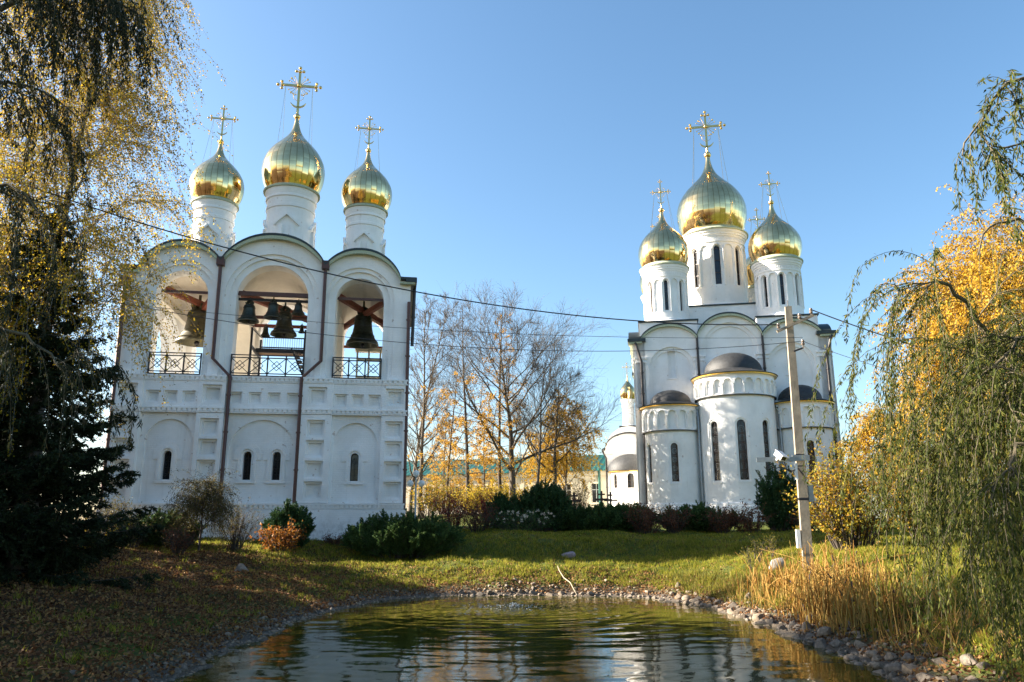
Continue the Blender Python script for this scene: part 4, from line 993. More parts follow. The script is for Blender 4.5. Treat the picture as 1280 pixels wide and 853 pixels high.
class Plant:
    def __init__(s, seed): s.rng = np.random.default_rng(seed); s.big = []; s.mid = []; s.fine = []; s.lp = []; s.ld = []; s.ends = []
    def limb(s, p0, d0, L, r0, r1, seg, wander=.1, trop=0.0, tropv=(0, 0, 1), store='mid'):
        p = np.array(p0, float); d = unit(np.array(d0, float)); pts = [p.copy()]; tv = np.array(tropv, float)
        for i in range(seg):
            d = unit(d+s.rng.normal(size=3)*wander+tv*trop); p = p+d*L/seg; pts.append(p.copy())
        pts = np.array(pts); rr = r0+(r1-r0)*np.linspace(0, 1, seg+1)**.8
        getattr(s, store).append((pts, rr)); return pts, rr
    def along(s, pts, t):
        f = t*(len(pts)-1); i = min(int(f), len(pts)-2); q = f-i
        return pts[i]+(pts[i+1]-pts[i])*q, unit(pts[i+1]-pts[i])
    def side(s, d, ang, az=None):
        a = unit(np.cross(d, [0.31, .17, .93] if abs(d[2]) < .9 else [1, 0, 0])); b = np.cross(d, a); az = s.rng.uniform(0, 2*PI) if az is None else az
        return unit(d*math.cos(ang)+(a*math.cos(az)+b*math.sin(az))*math.sin(ang))
    def leaves(s, pts, k, spread, droop=.6):
        n = len(pts)-1; f = s.rng.uniform(.05, 1, k)*n; i = np.minimum(f.astype(int), n-1); q = (f-i)[:, None]
        p = pts[i]+(pts[i+1]-pts[i])*q; t = unit(pts[i+1]-pts[i])
        s.lp.append(p+s.rng.normal(size=(k, 3))*spread); s.ld.append(t*.5+s.rng.normal(size=(k, 3))*.55-np.array([0, 0, droop]))
    def finish(s, root, bark, leafm, ll, lw, fold=.15, trunk='trunk', crown='crown', origin=None):
        O = np.array(root.location)
        def wood(polys, sides, name):
            v, f = tubes(polys, sides); return npmesh(name, v-O, f, bark, root, smooth=True)
        if s.big: wood(s.big, 9, trunk)
        V = []; F = []; MI = []; RN = []; off = 0
        for polys, sides in ((s.mid, 5), (s.fine, 3)):
            if polys:
                v, f = tubes(polys, sides); V.append(v-O); F.append(f+off); off += len(v); MI.append(np.zeros(len(f))); RN.append(np.zeros(len(f)))
        if s.lp and leafm:
            P_ = np.concatenate(s.lp); D = np.concatenate(s.ld); v, f = leaf_quads(P_, D, ll, lw, s.rng, fold); V.append(v-O); F.append(f+off); MI.append(np.ones(len(f)))
            RN.append(s.rng.uniform(0, 1, len(f)))
        if V: npmesh(crown, np.concatenate(V), np.concatenate(F), [bark, leafm or bark], root, np.concatenate(RN), False, np.concatenate(MI))
        return root

def bare_tree(seed, base, H, label, spread=.9, nl=14, trunk_r=.2, ang=(.55, .95), leafy=0, leafm=None, fork=.25, dens=1.0, name='bare_tree', group=None, lean=(0, 0)):
    T = thing(name, label, 'tree', tuple(base), 0, group); p = Plant(seed); r = p.rng
    tp, tr = p.limb(base-np.array([0, 0, .3]), (lean[0], lean[1], 1), H*.92, trunk_r, .015, 16, .035, .04, store='big')
    for i in range(nl):
        t = fork+(1-fork)*((i+.5)/nl)**.85; q, d = p.along(tp, t)
        L1 = H*.55*spread*(1-t*.72)*r.uniform(.75, 1.2); a1 = r.uniform(*ang)
        R1 = trunk_r*.5*(1-t)+.012
        b1, r1 = p.limb(q, p.side(d, a1, i*2.4+r.uniform(-.5, .5)), L1, R1, .008, 9, .10, .07, store='mid')
        for j in range(int(7*dens)):
            t2 = r.uniform(.25, 1); q2, d2 = p.along(b1, t2); L2 = L1*.52*(1.15-t2*.6)*r.uniform(.6, 1.2)
            b2, _ = p.limb(q2, p.side(d2, r.uniform(.4, .9)), L2, R1*.35*(1.1-t2)+.006, .005, 6, .12, .06, store='mid')
            for k in range(int(6*dens)):
                t3 = r.uniform(.2, 1); q3, d3 = p.along(b2, t3); L3 = L2*.5*r.uniform(.5, 1.2)+.15
                b3, _ = p.limb(q3, p.side(d3, r.uniform(.35, .8)), L3, .0085, .0045, 4, .12, .05, store='fine')
                for m_ in range(2):
                    q4, d4 = p.along(b3, r.uniform(.3, 1)); b4, _ = p.limb(q4, p.side(d4, r.uniform(.3, .7)), L3*.55, .0055, .004, 3, .1, .04, store='fine')
                    if leafy: p.leaves(b4, leafy, .05)
    return p.finish(T, 'bark_mid', leafm, .07, .05)
def larch(seed, base, H, label, needles=10, nb=46, r0=.17, lenf=.20, gap=.12, ltop=1.0):
    T = thing('larch_tree', label, 'tree', tuple(base)); p = Plant(seed); r = p.rng
    tp, _ = p.limb(base-np.array([0, 0, .3]), (0, 0, 1), H, r0, .012, 18, .015, .03, store='big')
    for i in range(nb):
        t = gap+(1-gap)*(i+.5)/nb; q, d = p.along(tp, t); L1 = H*lenf*(1-t)**.75*r.uniform(.6, 1.25)+.2
        b1, _ = p.limb(q, p.side(d, r.uniform(1.3, 1.65), i*2.4), L1, .028*(1-t)+.008, .005, 8, .06, .03, store='mid')
        for j in range(9):
            q2, d2 = p.along(b1, r.uniform(.2, 1)); b2, _ = p.limb(q2, unit(p.side(d2, r.uniform(.5, 1.1))-np.array([0, 0, .35])), L1*.32*r.uniform(.5, 1.2), .006, .004, 4, .1, -.03, store='fine')
            if needles and t < ltop*r.uniform(.8, 1.1): p.leaves(b2, needles, .06, .1)
    return p.finish(T, 'bark_dark', 'lf_larch', .15, .07)
def spruce(seed, base, H, label, cat='tree', name='spruce_tree', w_=.24, nb=120, gap=.02, needles='lf_spruce'):
    T = thing(name, label, cat, tuple(base)); p = Plant(seed); r = p.rng
    tp, _ = p.limb(base-np.array([0, 0, .3]), (0, 0, 1), H, .022*H, .015, 16, .012, .03, store='big')
    for i in range(nb):
        t = gap+(1-gap)*((i+.5)/nb)**1.1; q, d = p.along(tp, t); L1 = H*w_*(1-t)**.8*r.uniform(.75, 1.15)+.15
        b1, _ = p.limb(q, p.side(d, r.uniform(1.45, 1.75), i*2.4), L1, .02*(1-t)+.008, .006, 8, .06, .045, store='mid')
        nsub = int(8+L1*9)
        for j in range(nsub):
            t2 = r.uniform(.12, 1); q2, d2 = p.along(b1, t2); az = 0 if r.random() < .5 else PI
            s_ = unit(np.cross(d2, [0, 0, 1]))*(1 if az else -1); L2 = (L1*.34*(1.1-t2)+.12)*r.uniform(.6, 1.2)
            b2, _ = p.limb(q2, unit(d2*.70+s_*.65+np.array([0, 0, -.22-.35*r.random()])), L2, .006, .004, 4, .09, -.05, store='fine')
            k = int(20+L2*75); n = len(b2)-1; f = r.uniform(0, 1, k)*n; ii = np.minimum(f.astype(int), n-1); qq = (f-ii)[:, None]
            pos = b2[ii]+(b2[ii+1]-b2[ii])*qq; tt = unit(b2[ii+1]-b2[ii]); p.lp.append(pos); p.ld.append(tt*.9+r.normal(size=(k, 3))*.6+np.array([0, 0, .1]))
    return p.finish(T, 'bark_dark', needles, .11, .034, .05)
def weeping(seed, base, H, label, name, leafm, bark, ll, lw, R=3.5, nl=16, strands=16, slen=(1.2, 3.0), lk=26, r0=.18, t0=.25, lean=(0, 0), up=.35, cat='tree', fan=None, bigtilt=(.5, .95)):
    """a tree whose fine twigs hang down in long strands (birch, weeping golden tree)"""
    T = thing(name, label, cat, tuple(base)); p = Plant(seed); r = p.rng
    tp, _ = p.limb(base-np.array([0, 0, .3]), (lean[0], lean[1], 1), H, r0, .02, 18, .025, .03, store='big')
    for i in range(nl):
        t = t0+(1-t0)*(i+.5)/nl; q, d = p.along(tp, t); L1 = R*(1.25-t*.75)*r.uniform(.75, 1.2)
        az = i*2.4 if fan is None else r.uniform(*fan)
        b1, _ = p.limb(q, p.side(d, r.uniform(*bigtilt), az), L1, r0*.32*(1.1-t)+.01, .010, 9, .08, up*.1, store='mid')
        for j in range(5):
            q2, d2 = p.along(b1, r.uniform(.25, 1)); b2, _ = p.limb(q2, p.side(d2, r.uniform(.4, .9)), L1*.45*r.uniform(.5, 1.1), .012, .006, 6, .1, -.02, store='mid')
            for k in range(strands//2):
                q3, d3 = p.along(b2, r.uniform(.1, 1)); L3 = r.uniform(*slen); b3, _ = p.limb(q3, p.side(d3, r.uniform(.3, .9)), L3, .0055, .003, 9, .06, -.26, store='fine'); p.leaves(b3, int(lk*L3/2), .05)
        for k in range(strands//2):
            q3, d3 = p.along(b1, r.uniform(.3, 1)); L3 = r.uniform(*slen); b3, _ = p.limb(q3, p.side(d3, r.uniform(.3, 1.0)), L3, .0055, .003, 9, .06, -.26, store='fine'); p.leaves(b3, int(lk*L3/2), .05)
    return p.finish(T, bark, leafm, ll, lw)

# bare and golden trees between the belfry and the church
def G(px, Y_): a = atY(px, 640, Y_); return ground(a[0], a[1])
bare_tree(11, G(641, 55), 14.8, 'largest bare grey tree with a wide crown between bell tower and church', spread=1.38, nl=28, trunk_r=.30, fork=.16, dens=1.7, ang=(.75, 1.3))
bare_tree(12, G(524, 52), 16.5, 'tall slim bare tree right beside the bell tower corner', spread=.42, nl=30, trunk_r=.17, fork=.12, dens=1.0)
bare_tree(13, G(512, 56), 17.5, 'tall slim bare tree partly hidden by the bell tower corner', spread=.42, nl=30, trunk_r=.17, fork=.12, dens=1.0)
larch(14, G(585, 53), 15.2, 'dark straight larch with sparse golden level branches left of the big bare tree', needles=24, nb=56, lenf=.30, gap=.16, ltop=.62)
larch(15, G(626, 57), 17.0, 'tall larch with orange needles directly behind the big bare tree', needles=9, nb=60, lenf=.19, gap=.2, ltop=.85)
bare_tree(16, G(668, 53), 12.2, 'thin leaning bare tree just right of the big bare tree', spread=.8, nl=12, trunk_r=.14, fork=.25, lean=(.10, 0), dens=1.3)
bare_tree(17, G(690, 56), 10.6, 'low spreading bare tree with drooping twigs left of the church', spread=1.15, nl=13, trunk_r=.20, fork=.2, lean=(.12, 0), dens=1.6, ang=(.8, 1.3))
bare_tree(18, G(560, 58), 13.5, 'slender bare tree with a few brown leaves left of the golden larch', spread=.6, nl=15, trunk_r=.13, dens=.8)
weeping(19, G(708, 57), 7.6, 'small golden birch with drooping leafy twigs left of the church', 'birch_tree', 'lf_gold', 'bark_mid', .12, .09, R=2.7, nl=18, strands=14, slen=(.6, 1.6), lk=34, r0=.09, t0=.2)
weeping(20, G(683, 62), 6.0, 'lower golden birch behind the thin leaning tree', 'birch_tree', 'lf_gold', 'bark_mid', .13, .10, R=2.4, nl=12, strands=12, slen=(.6, 1.5), lk=26, r0=.09, t0=.15)
larch(21, G(553, 64), 9.5, 'short golden larch before the left end of the long building', needles=16, nb=44, r0=.12, lenf=.22, gap=.12, ltop=.9)
larch(22, G(606, 66), 9.0, 'short golden larch just left of the biggest bare trunk', needles=16, nb=44, r0=.12, lenf=.22, gap=.12, ltop=.9)
# trees far behind
for px, Y_, H, sd, lb in ((548, 92, 10, 31, 'distant bare tree rising behind the left end of the long building'), (606, 96, 11, 32, 'distant bare tree rising behind the middle of the long building'), (1058, 80, 7, 33, 'distant bare tree beyond the church by the yellow shrub')):
    bare_tree(sd, G(px, Y_), H, lb, spread=.9, nl=10, trunk_r=.16, dens=.7)

weeping(34, G(1110, 48), 6.0, 'golden birch far behind the amber shrub, right of the church', 'birch_tree', 'lf_gold', 'bark_mid', .12, .09, R=2.8, nl=18, strands=14, slen=(.6, 1.8), lk=34, r0=.1, t0=.15)
weeping(35, G(1160, 52), 8.0, 'taller golden birch far behind the willow strands', 'birch_tree', 'lf_gold', 'bark_mid', .12, .09, R=3.2, nl=18, strands=14, slen=(.6, 1.8), lk=34, r0=.1, t0=.12)
# left group: birch, spruce, willow
weeping(41, ground(-12.5, 20.5), 19.0, 'tall golden-leaved birch with hanging twigs in front of the bell tower', 'birch_tree', 'lf_birch', 'bark_birch', .062, .046, R=2.7, nl=36, strands=22, slen=(1.2, 3.2), lk=44, r0=.20, t0=.20)
weeping(42, ground(-15.0, 19.0), 18.0, 'second golden birch at the left edge, behind the dark spruce', 'birch_tree', 'lf_birch', 'bark_birch', .062, .046, R=3.0, nl=24, strands=14, slen=(1.2, 3.0), lk=34, r0=.2, t0=.15)
spruce(43, ground(-12.4, 19.8), 9.8, 'large dark spruce with drooping boughs at the left edge', w_=.315, nb=200)
spruce(44, ground(-14.6, 17.5), 10.5, 'taller dark spruce at the left frame edge under the willow', w_=.32, nb=190)
spruce(45, ground(-15.6, 21.5), 9.0, 'dark spruce behind the others at the left edge', w_=.34, nb=150)

spruce(46, ground(-24, 25), 13.5, 'unseen spruce added for shade outside the left frame edge, farthest of the row', w_=.33, nb=120)  # this row is out of view, added to darken the left bank
spruce(47, ground(-21.5, 18.5), 13, 'unseen spruce added for shade outside the left frame edge, middle of the row', w_=.36, nb=120)
spruce(48, ground(-19.5, 12.5), 12.5, 'unseen spruce added for shade outside the left frame edge, nearest of the row', w_=.36, nb=120)
spruce(49, ground(-18.5, 15.6), 11, 'smaller unseen spruce added for shade between the others outside the left frame edge', w_=.4, nb=120)

spruce(57, ground(-20.6, 28.8), 12.5, 'unseen spruce added for shade outside the left frame edge, closest to the bell tower', w_=.33, nb=120)  # also out of view, added to shade a sunny patch of the bank

def strands(p, pts, n, slen, lk, t0=.1, droop=.30, out=.75, r=.006, seg=12):
    rr = p.rng
    for k in range(n):
        q, d = p.along(pts, rr.uniform(t0, 1)); L = rr.uniform(*slen); b, _ = p.limb(q, unit(p.side(d, rr.uniform(.3, out))+np.array([0, 0, .15])), L, r, .002, seg, .07, -droop, store='fine'); p.leaves(b, int(lk*L), .018, .9)
def willow(seed, base, trunk_pts, limbs, label, leafm, ll, lw, r0, crown_limbs=14, crown_az=(-1.2, 1.2)):
    T = thing('willow_tree', label, 'tree', tuple(base)); p = Plant(seed)
    tp = np.array(trunk_pts, float); k = np.linspace(0, 1, 12); ts = np.stack([np.interp(k, np.linspace(0, 1, len(tp)), tp[:, i]) for i in range(3)], 1)
    p.big.append((ts, r0*(1-.6*k)))
    for q in range(crown_limbs):        # the rest of the crown, spreading away from the pond side
        az = p.rng.uniform(*crown_az); o_, _ = p.along(ts, p.rng.uniform(.62, 1)); b, r_ = p.limb(o_, (math.cos(az), math.sin(az), p.rng.uniform(.35, 1.3)), p.rng.uniform(2.2, 4.0), .07, .012, 9, .09, -.03, store='mid'); strands(p, b, 16, (1.0, 3.4), 46, t0=.3)
        for j in range(2):
            q2, d2 = p.along(b, p.rng.uniform(.3, .9)); b2, _ = p.limb(q2, p.side(d2, p.rng.uniform(.5, 1.0)), p.rng.uniform(.8, 1.6), .02, .006, 6, .1, 0, store='mid'); strands(p, b2, 9, (1.0, 2.8), 46)
    for pts, rad, n, slen, lk, nsub in limbs:
        pts = np.array(pts, float); kk = np.linspace(0, 1, 14); q = np.linspace(0, 1, len(pts))
        sm = np.stack([np.interp(kk, q, pts[:, i]) for i in range(3)], 1)
        for _ in range(2): sm[1:-1] = .25*sm[:-2]+.5*sm[1:-1]+.25*sm[2:]
        sm[1:-1] += p.rng.normal(size=(12, 3))*.03
        p.mid.append((sm, rad*(1-kk*.85)+.004)); strands(p, sm, n, slen, lk)
        for j in range(nsub):
            q2, d2 = p.along(sm, p.rng.uniform(.15, .95)); b, _ = p.limb(q2, p.side(d2, p.rng.uniform(.5, 1.2)), p.rng.uniform(.4, 1.0), .012, .006, 6, .1, .0, store='mid'); strands(p, b, 9, slen, lk)
    return p.finish(T, 'bark_willow', leafm, ll, lw, .08)
def L_(*a): return [atY(*q) for q in a]
# right willow: the trunk stands just outside the frame on the right bank
wb = ground(9.6, 11.2)
top = wb+np.array([-.5, 0, 5.4])
limbs = [
 ([top]+L_((1355, 470, 11.2), (1275, 455, 11), (1230, 415, 10.6), (1197, 362, 10.3), (1169, 350, 10.1), (1155, 372, 10.0)), .06, 33, (1.6, 3.6), 55, 4),
 ([top+np.array([0, 0, -1])]+L_((1310, 548, 11.3), (1270, 552, 11), (1212, 562, 10.8), (1177, 590, 10.7)), .06, 33, (1.0, 2.5), 55, 5),
 ([top]+L_((1330, 430, 10), (1285, 420, 9.8), (1255, 440, 9.6), (1220, 480, 9.5)), .05, 35, (1.6, 3.4), 55, 5),
 ([top]+L_((1340, 400, 12.5), (1295, 385, 12.5), (1245, 420, 12.3), (1207, 480, 12.2)), .05, 33, (1.5, 3.4), 55, 4),
 ([top+np.array([0, 0, .6])]+L_((1310, 330, 11.5), (1280, 283, 11.3), (1270, 268, 11.2), (1230, 285, 11.2), (1222, 320, 11.1)), .04, 5, (.6, 1.5), 9, 1),
 ([top+np.array([0, 0, -1.5])]+L_((1340, 600, 9.2), (1305, 590, 9.0), (1280, 620, 8.9), (1245, 660, 8.8)), .045, 25, (1.0, 2.1), 59, 3),
 ([top+np.array([0, 0, -2])]+L_((1340, 640, 12), (1290, 640, 12), (1245, 650, 12), (1202, 670, 12)), .045, 23, (.8, 1.7), 54, 3),
 ([top+np.array([0, 0, -.5])]+L_((1340, 470, 9.4), (1290, 455, 9.3), (1275, 470, 9.2), (1247, 510, 9.1)), .045, 30, (1.4, 3.2), 62, 5),
 ([top+np.array([0, 0, -1.2])]+L_((1340, 560, 8.2), (1290, 545, 8.1), (1262, 570, 8.0), (1265, 620, 8.0)), .04, 26, (1.0, 2.1), 62, 4),
 ([top+np.array([0, 0, -1.2])]+L_((1340, 500, 11.0), (1280, 500, 10.9), (1240, 520, 10.8), (1214, 560, 10.7)), .045, 28, (1.0, 2.7), 62, 4),
]
willow(51, wb, [wb-np.array([0, 0, .4]), wb+np.array([-.1, 0, 2]), wb+np.array([-.4, 0, 4]), top, top+np.array([-.2, .2, 3.5])], limbs, 'big green willow with long hanging strands over the right bank', 'lf_willow', .085, .017, .24, 14, (-1.0, .6))
# a second willow closer to the camera whose tips hang into the upper right corner
wb2 = ground(8.2, 6.2); top2 = wb2+np.array([-.6, .6, 7.0])
limbs2 = [([top2]+L_((1400, 60, 8.2), (1320, 85, 8.1), (1262, 105, 8.0), (1222, 150, 8.0), (1203, 195, 8.0)), .03, 26, (.35, 1.0), 62, 1),
          ([top2+np.array([0, 0, -.6])]+L_((1400, 150, 8.2), (1330, 165, 8.1), (1270, 175, 8.0), (1235, 190, 8)), .025, 16, (.35, 1.0), 62, 1),
          ([top2+np.array([0, 0, -.4])]+L_((1400, 75, 8.5), (1330, 60, 8.3), (1285, 68, 8.2)), .03, 14, (.5, 1.3), 62, 1)]
willow(52, wb2, [wb2-np.array([0, 0, .4]), wb2+np.array([0, .2, 2.5]), wb2+np.array([-.3, .4, 5]), top2], limbs2, 'nearer willow whose leafy tips dip into the upper right sky', 'lf_willow', .10, .02, .2, 7, (-1.6, -.5))
# left willow: trunk outside the frame, its dark strands fill the left edge
wb3 = ground(-8.4, 8.6); top3 = wb3+np.array([.3, 0, 5.5])
limbs3 = [([top3]+L_((-60, 40, 9.0), (20, 0, 9.0), (90, -25, 8.9), (125, -20, 8.8), (150, 15, 8.8)), .05, 40, (.7, 1.5), 74, 7),
          ([top3]+L_((-80, 60, 8.4), (-10, -10, 8.4), (50, -40, 8.4), (100, -30, 8.4)), .05, 44, (.8, 2.1), 74, 8),
          ([top3]+L_((-90, 260, 9.5), (-30, 225, 9.5), (20, 230, 9.4), (55, 270, 9.4)), .04, 16, (1.0, 2.4), 60, 3),
          ([top3+np.array([0, 0, -1])]+L_((-90, 420, 9.2), (-20, 400, 9.2), (40, 420, 9.2), (85, 470, 9.2)), .04, 12, (.8, 1.8), 56, 2),
          ([top3]+L_((-100, 120, 10), (-20, 100, 10), (50, 110, 10), (90, 140, 10)), .04, 20, (.8, 1.6), 60, 3)]
willow(53, wb3, [wb3-np.array([0, 0, .4]), wb3+np.array([.1, 0, 2.5]), wb3+np.array([.2, 0, 4]), top3, top3+np.array([0, 0, 3])], limbs3, 'blue-green willow in a painted shade tone hanging down over the upper left corner', 'lf_willow_dark', .085, .018, .24, 14, (PI-1.0, PI+1.0))
# golden tree behind the right willow
weeping(54, ground(15.6, 23.0), 8.0, 'dense golden weeping birch behind the right willow', 'birch_tree', 'lf_gold', 'bark_mid', .085, .06, R=4.0, nl=36, strands=26, slen=(1.0, 2.6), lk=42, r0=.2, t0=.12, up=.5)
weeping(55, ground(21.0, 27.0), 9.0, 'second golden birch at the right frame edge', 'birch_tree', 'lf_gold', 'bark_mid', .09, .065, R=4.2, nl=24, strands=20, slen=(1.0, 2.6), lk=46, r0=.2, t0=.12, up=.5)
spruce(56, ground(18.8, 25.5), 4.6, 'small dark spruce under the golden trees at the right edge', w_=.36, nb=70)

# shrubs
def shrub(seed, base, w_, h, label, leafm, n=2600, ll=.09, lw=.05, name='shrub', bark='bark_dark', stems=26, d_=None, gaps=.5, wild=.25, up=.4, group=None):
    T = thing(name, label, 'shrub', tuple(base), 0, group); p = Plant(seed); r = p.rng; d_ = d_ or w_
    per = max(4, int(n/(stems*8)))
    for i in range(stems):
        a = r.uniform(0, 2*PI); rr = math.sqrt(r.uniform(0, 1)); hh = h*(1-.35*rr**2)*r.uniform(.7, 1.12)
        end = base+np.array([math.cos(a)*rr*w_/2, math.sin(a)*rr*d_/2, hh*.85]); st = base+np.array([math.cos(a)*rr*w_*.12, math.sin(a)*rr*d_*.12, -.05])
        v = end-st; b, _ = p.limb(st, unit(v+np.array([0, 0, h*.4])), np.linalg.norm(v), .018*h**.5, .006, 6, .09, -.01, store='mid')
        for j in range(8):
            q, d = p.along(b, r.uniform(.12, 1)); b2, _ = p.limb(q, unit(p.side(d, r.uniform(.4, 1.1))+np.array([0, 0, up*.3])), (.12+.20*h)*r.uniform(.5, 1.25)*(1+wild), .006, .003, 4, .12, up*.05, store='fine')
            p.leaves(b2, per, .045, 0.1)
    return p.finish(T, bark, leafm, ll, lw, .12, 'stem', 'foliage')
def conifer_bush(seed, base, w_, h, label, leafm, d_=None, nb=70, name='juniper', flat=False, group=None, per=60):
    """many upright (or spreading) needle sprays"""
    T = thing(name, label, 'shrub', tuple(base), 0, group); p = Plant(seed); r = p.rng; d_ = d_ or w_
    for i in range(int(nb*1.5)):
        a = r.uniform(0, 2*PI); rr = math.sqrt(r.uniform(0, 1)); st = base+np.array([math.cos(a)*rr*w_*.30, math.sin(a)*rr*d_*.30, -.05])
        top_ = np.array([math.cos(a)*rr*w_*(.34 if flat else .22), math.sin(a)*rr*d_*(.34 if flat else .22), h*(1-.45*rr**2)*r.uniform(.7, 1.03)]); L = np.linalg.norm(top_)
        b, _ = p.limb(st, top_, L, .02, .006, 6, .07, .03 if not flat else -.01, store='mid')
        for j in range(13):
            q, d = p.along(b, r.uniform(.08, 1)); b2, _ = p.limb(q, unit(p.side(d, r.uniform(.35, .95))+np.array([0, 0, .25])), .16+.14*h*r.uniform(.5, 1.2), .006, .003, 4, .05, .06, store='fine')
            k = per; n = len(b2)-1; f = r.uniform(0, 1, k)*n; ii = np.minimum(f.astype(int), n-1); qq = (f-ii)[:, None]
            p.lp.append(b2[ii]+(b2[ii+1]-b2[ii])*qq); p.ld.append(unit(b2[ii+1]-b2[ii])*.9+r.normal(size=(k, 3))*.5)
    return p.finish(T, 'bark_dark', leafm, .115, .036, .05, 'stem', 'foliage')
def PX(px, Y_, dpx): return dpx*Y_/960.0
def B(px, Y_): a = atY(px, 655, Y_); return ground(a[0], a[1])
# in front of the bell tower
weeping(61, B(252, 29.5), 2.5, 'small weeping bush with brown-green drooping twigs before the bell tower', 'weeping_bush', 'lf_olive', 'bark_dark', .06, .028, R=1.05, nl=14, strands=16, slen=(.5, 1.5), lk=46, r0=.05, t0=.35, cat='shrub')
conifer_bush(62, B(205, 31), 2.6, 1.3, 'green juniper left of the weeping bush before the bell tower', 'lf_juniper', 1.4, 60, flat=True)
shrub(63, B(165, 30), 2.0, 1.5, 'brownish twiggy shrub under the spruce at the bell tower corner', 'lf_olive', 1500, .06, .035)
shrub(101, B(140, 33), 2.6, 1.9, 'dull brownish bush at the left corner of the bell tower', 'lf_olive', 2000, .07, .045)
shrub(64, B(225, 28), 1.5, 1.0, 'low rusty-leaved shrub at the foot of the weeping bush', 'lf_brown', 900, .06, .04)
shrub(65, B(297, 31), 1.3, 1.95, 'loose yellow-green shrub just right of the weeping bush', 'lf_weed_dummy' if False else 'lf_olive', 900, .07, .04, wild=.6)
conifer_bush(66, B(362, 33.2), 1.9, 1.75, 'rounded dark mountain pine against the bell tower wall', 'lf_mugo', 1.6, 70, name='mountain_pine')
shrub(67, B(352, 32), 2.3, 1.0, 'low bush of orange autumn leaves below the mountain pine', 'lf_orange', 1300, .11, .085, stems=30)
conifer_bush(68, B(503, 33.5), 3.9, 1.75, 'wide dark spreading juniper at the right corner of the bell tower', 'lf_juniper', 2.2, 110, flat=True)
shrub(69, B(120, 26), 1.6, 1.2, 'small yellowing sapling bush under the left spruce', 'lf_birch', 420, .07, .05, wild=.8)
shrub(70, B(418, 34.2), 1.3, .45, 'very low dark plant at the foot of the bell tower wall', 'lf_brown', 500, .06, .04)
# the border between the bell tower and the church
shrub(71, B(566, 41), 2.6, 2.2, 'bright red barberry bush right of the wide juniper', 'lf_red', 2600, .07, .05)
shrub(72, B(610, 42), 2.6, 2.3, 'dark red bush left of the black-green pine in the border', 'lf_red', 2400, .07, .05)
shrub(73, B(596, 38.5), 2.8, 1.4, 'brown-red low shrub in front of the red bushes', 'lf_brown', 1800, .08, .055)
conifer_bush(74, B(680, 39.5), 2.7, 2.4, 'tall black-green pine bush in the middle of the border', 'lf_mugo', 2.0, 95, name='mountain_pine')
conifer_bush(75, B(628, 40), 1.3, 1.75, 'slim black-green pine beside the red bushes', 'lf_mugo', 1.2, 44, name='mountain_pine')
conifer_bush(76, B(748, 39.5), 3.6, 1.3, 'flat dark juniper in front of the grave crosses', 'lf_juniper', 2.0, 90, flat=True)
shrub(77, B(808, 38.6), 2.6, 1.4, 'dry brown-red hydrangea bush before the left apse', 'lf_brown', 2200, .085, .06)
conifer_bush(78, B(872, 40), 3.3, 1.3, 'flat dark juniper before the middle apse', 'lf_juniper', 2.0, 90, flat=True)
shrub(79, B(936, 38.6), 2.5, 1.45, 'dry brown-red hydrangea bush between juniper and dark pine', 'lf_brown', 2200, .085, .06)
conifer_bush(80, B(977, 40), 2.0, 3.1, 'tall dark pine bush beside the utility pole', 'lf_mugo', 1.8, 90, name='mountain_pine')
shrub(81, B(655, 37.6), 4.4, 0.95, 'low dark green perennials edging the lawn in the border', 'lf_juniper', 2000, .10, .04, d_=1.2)
shrub(82, B(545, 39), 1.8, .9, 'brownish low shrub behind the wide juniper', 'lf_brown', 900, .07, .05)
shrub(83, B(1012, 37), 2.0, 1.0, 'dark low shrub right behind the utility pole', 'lf_brown', 1200, .08, .05)
shrub(96, B(712, 41), 2.4, 1.5, 'brown-leaved shrub between the middle pine and the flat juniper', 'lf_brown', 1800, .08, .055)
shrub(97, B(843, 38.6), 2.2, 1.3, 'russet shrub between the two junipers before the church', 'lf_brown', 1500, .08, .055)
shrub(98, B(905, 38.6), 2.4, 1.3, 'dark russet shrub just left of the last hydrangea', 'lf_brown', 1800, .08, .055)
conifer_bush(99, B(783, 41.5), 2.4, 1.25, 'small dark juniper squeezed behind the hydrangea before the left apse', 'lf_juniper', 1.8, 60, flat=True)
shrub(100, B(640, 43), 3.0, 1.7, 'wine-red shrub between the two black-green pines', 'lf_red', 2000, .08, .055)
# yellow and grey bushes further back
shrub(84, B(610, 60), 4.6, 2.6, 'bright yellow bush glowing behind the bare tree trunks', 'lf_yellow', 2600, .14, .11)
shrub(85, B(655, 62), 3.6, 2.1, 'smaller yellow bush right of the big bare tree trunk', 'lf_yellow', 1700, .14, .11)
shrub(86, B(556, 57), 3.4, 3.2, 'amber bush beyond the red barberries', 'lf_amber', 1700, .12, .09)
shrub(87, B(724, 56), 2.6, 2.9, 'grey-brown thin-leaved bush before the long building', 'lf_olive', 1300, .08, .05)
shrub(93, B(630, 52), 3.0, 2.2, 'low yellow bush right before the biggest bare trunk', 'lf_yellow', 1900, .12, .09)
shrub(94, B(535, 52), 3.2, 2.6, 'yellow-green bush beside the pale post lamp', 'lf_amber', 1700, .12, .09)
shrub(95, B(590, 50), 3.0, 1.9, 'golden bush between the red barberries and the larch', 'lf_yellow', 1700, .11, .08)
shrub(88, B(580, 66), 4.0, 3.0, 'olive bush in front of the long building', 'lf_olive', 1500, .13, .1)
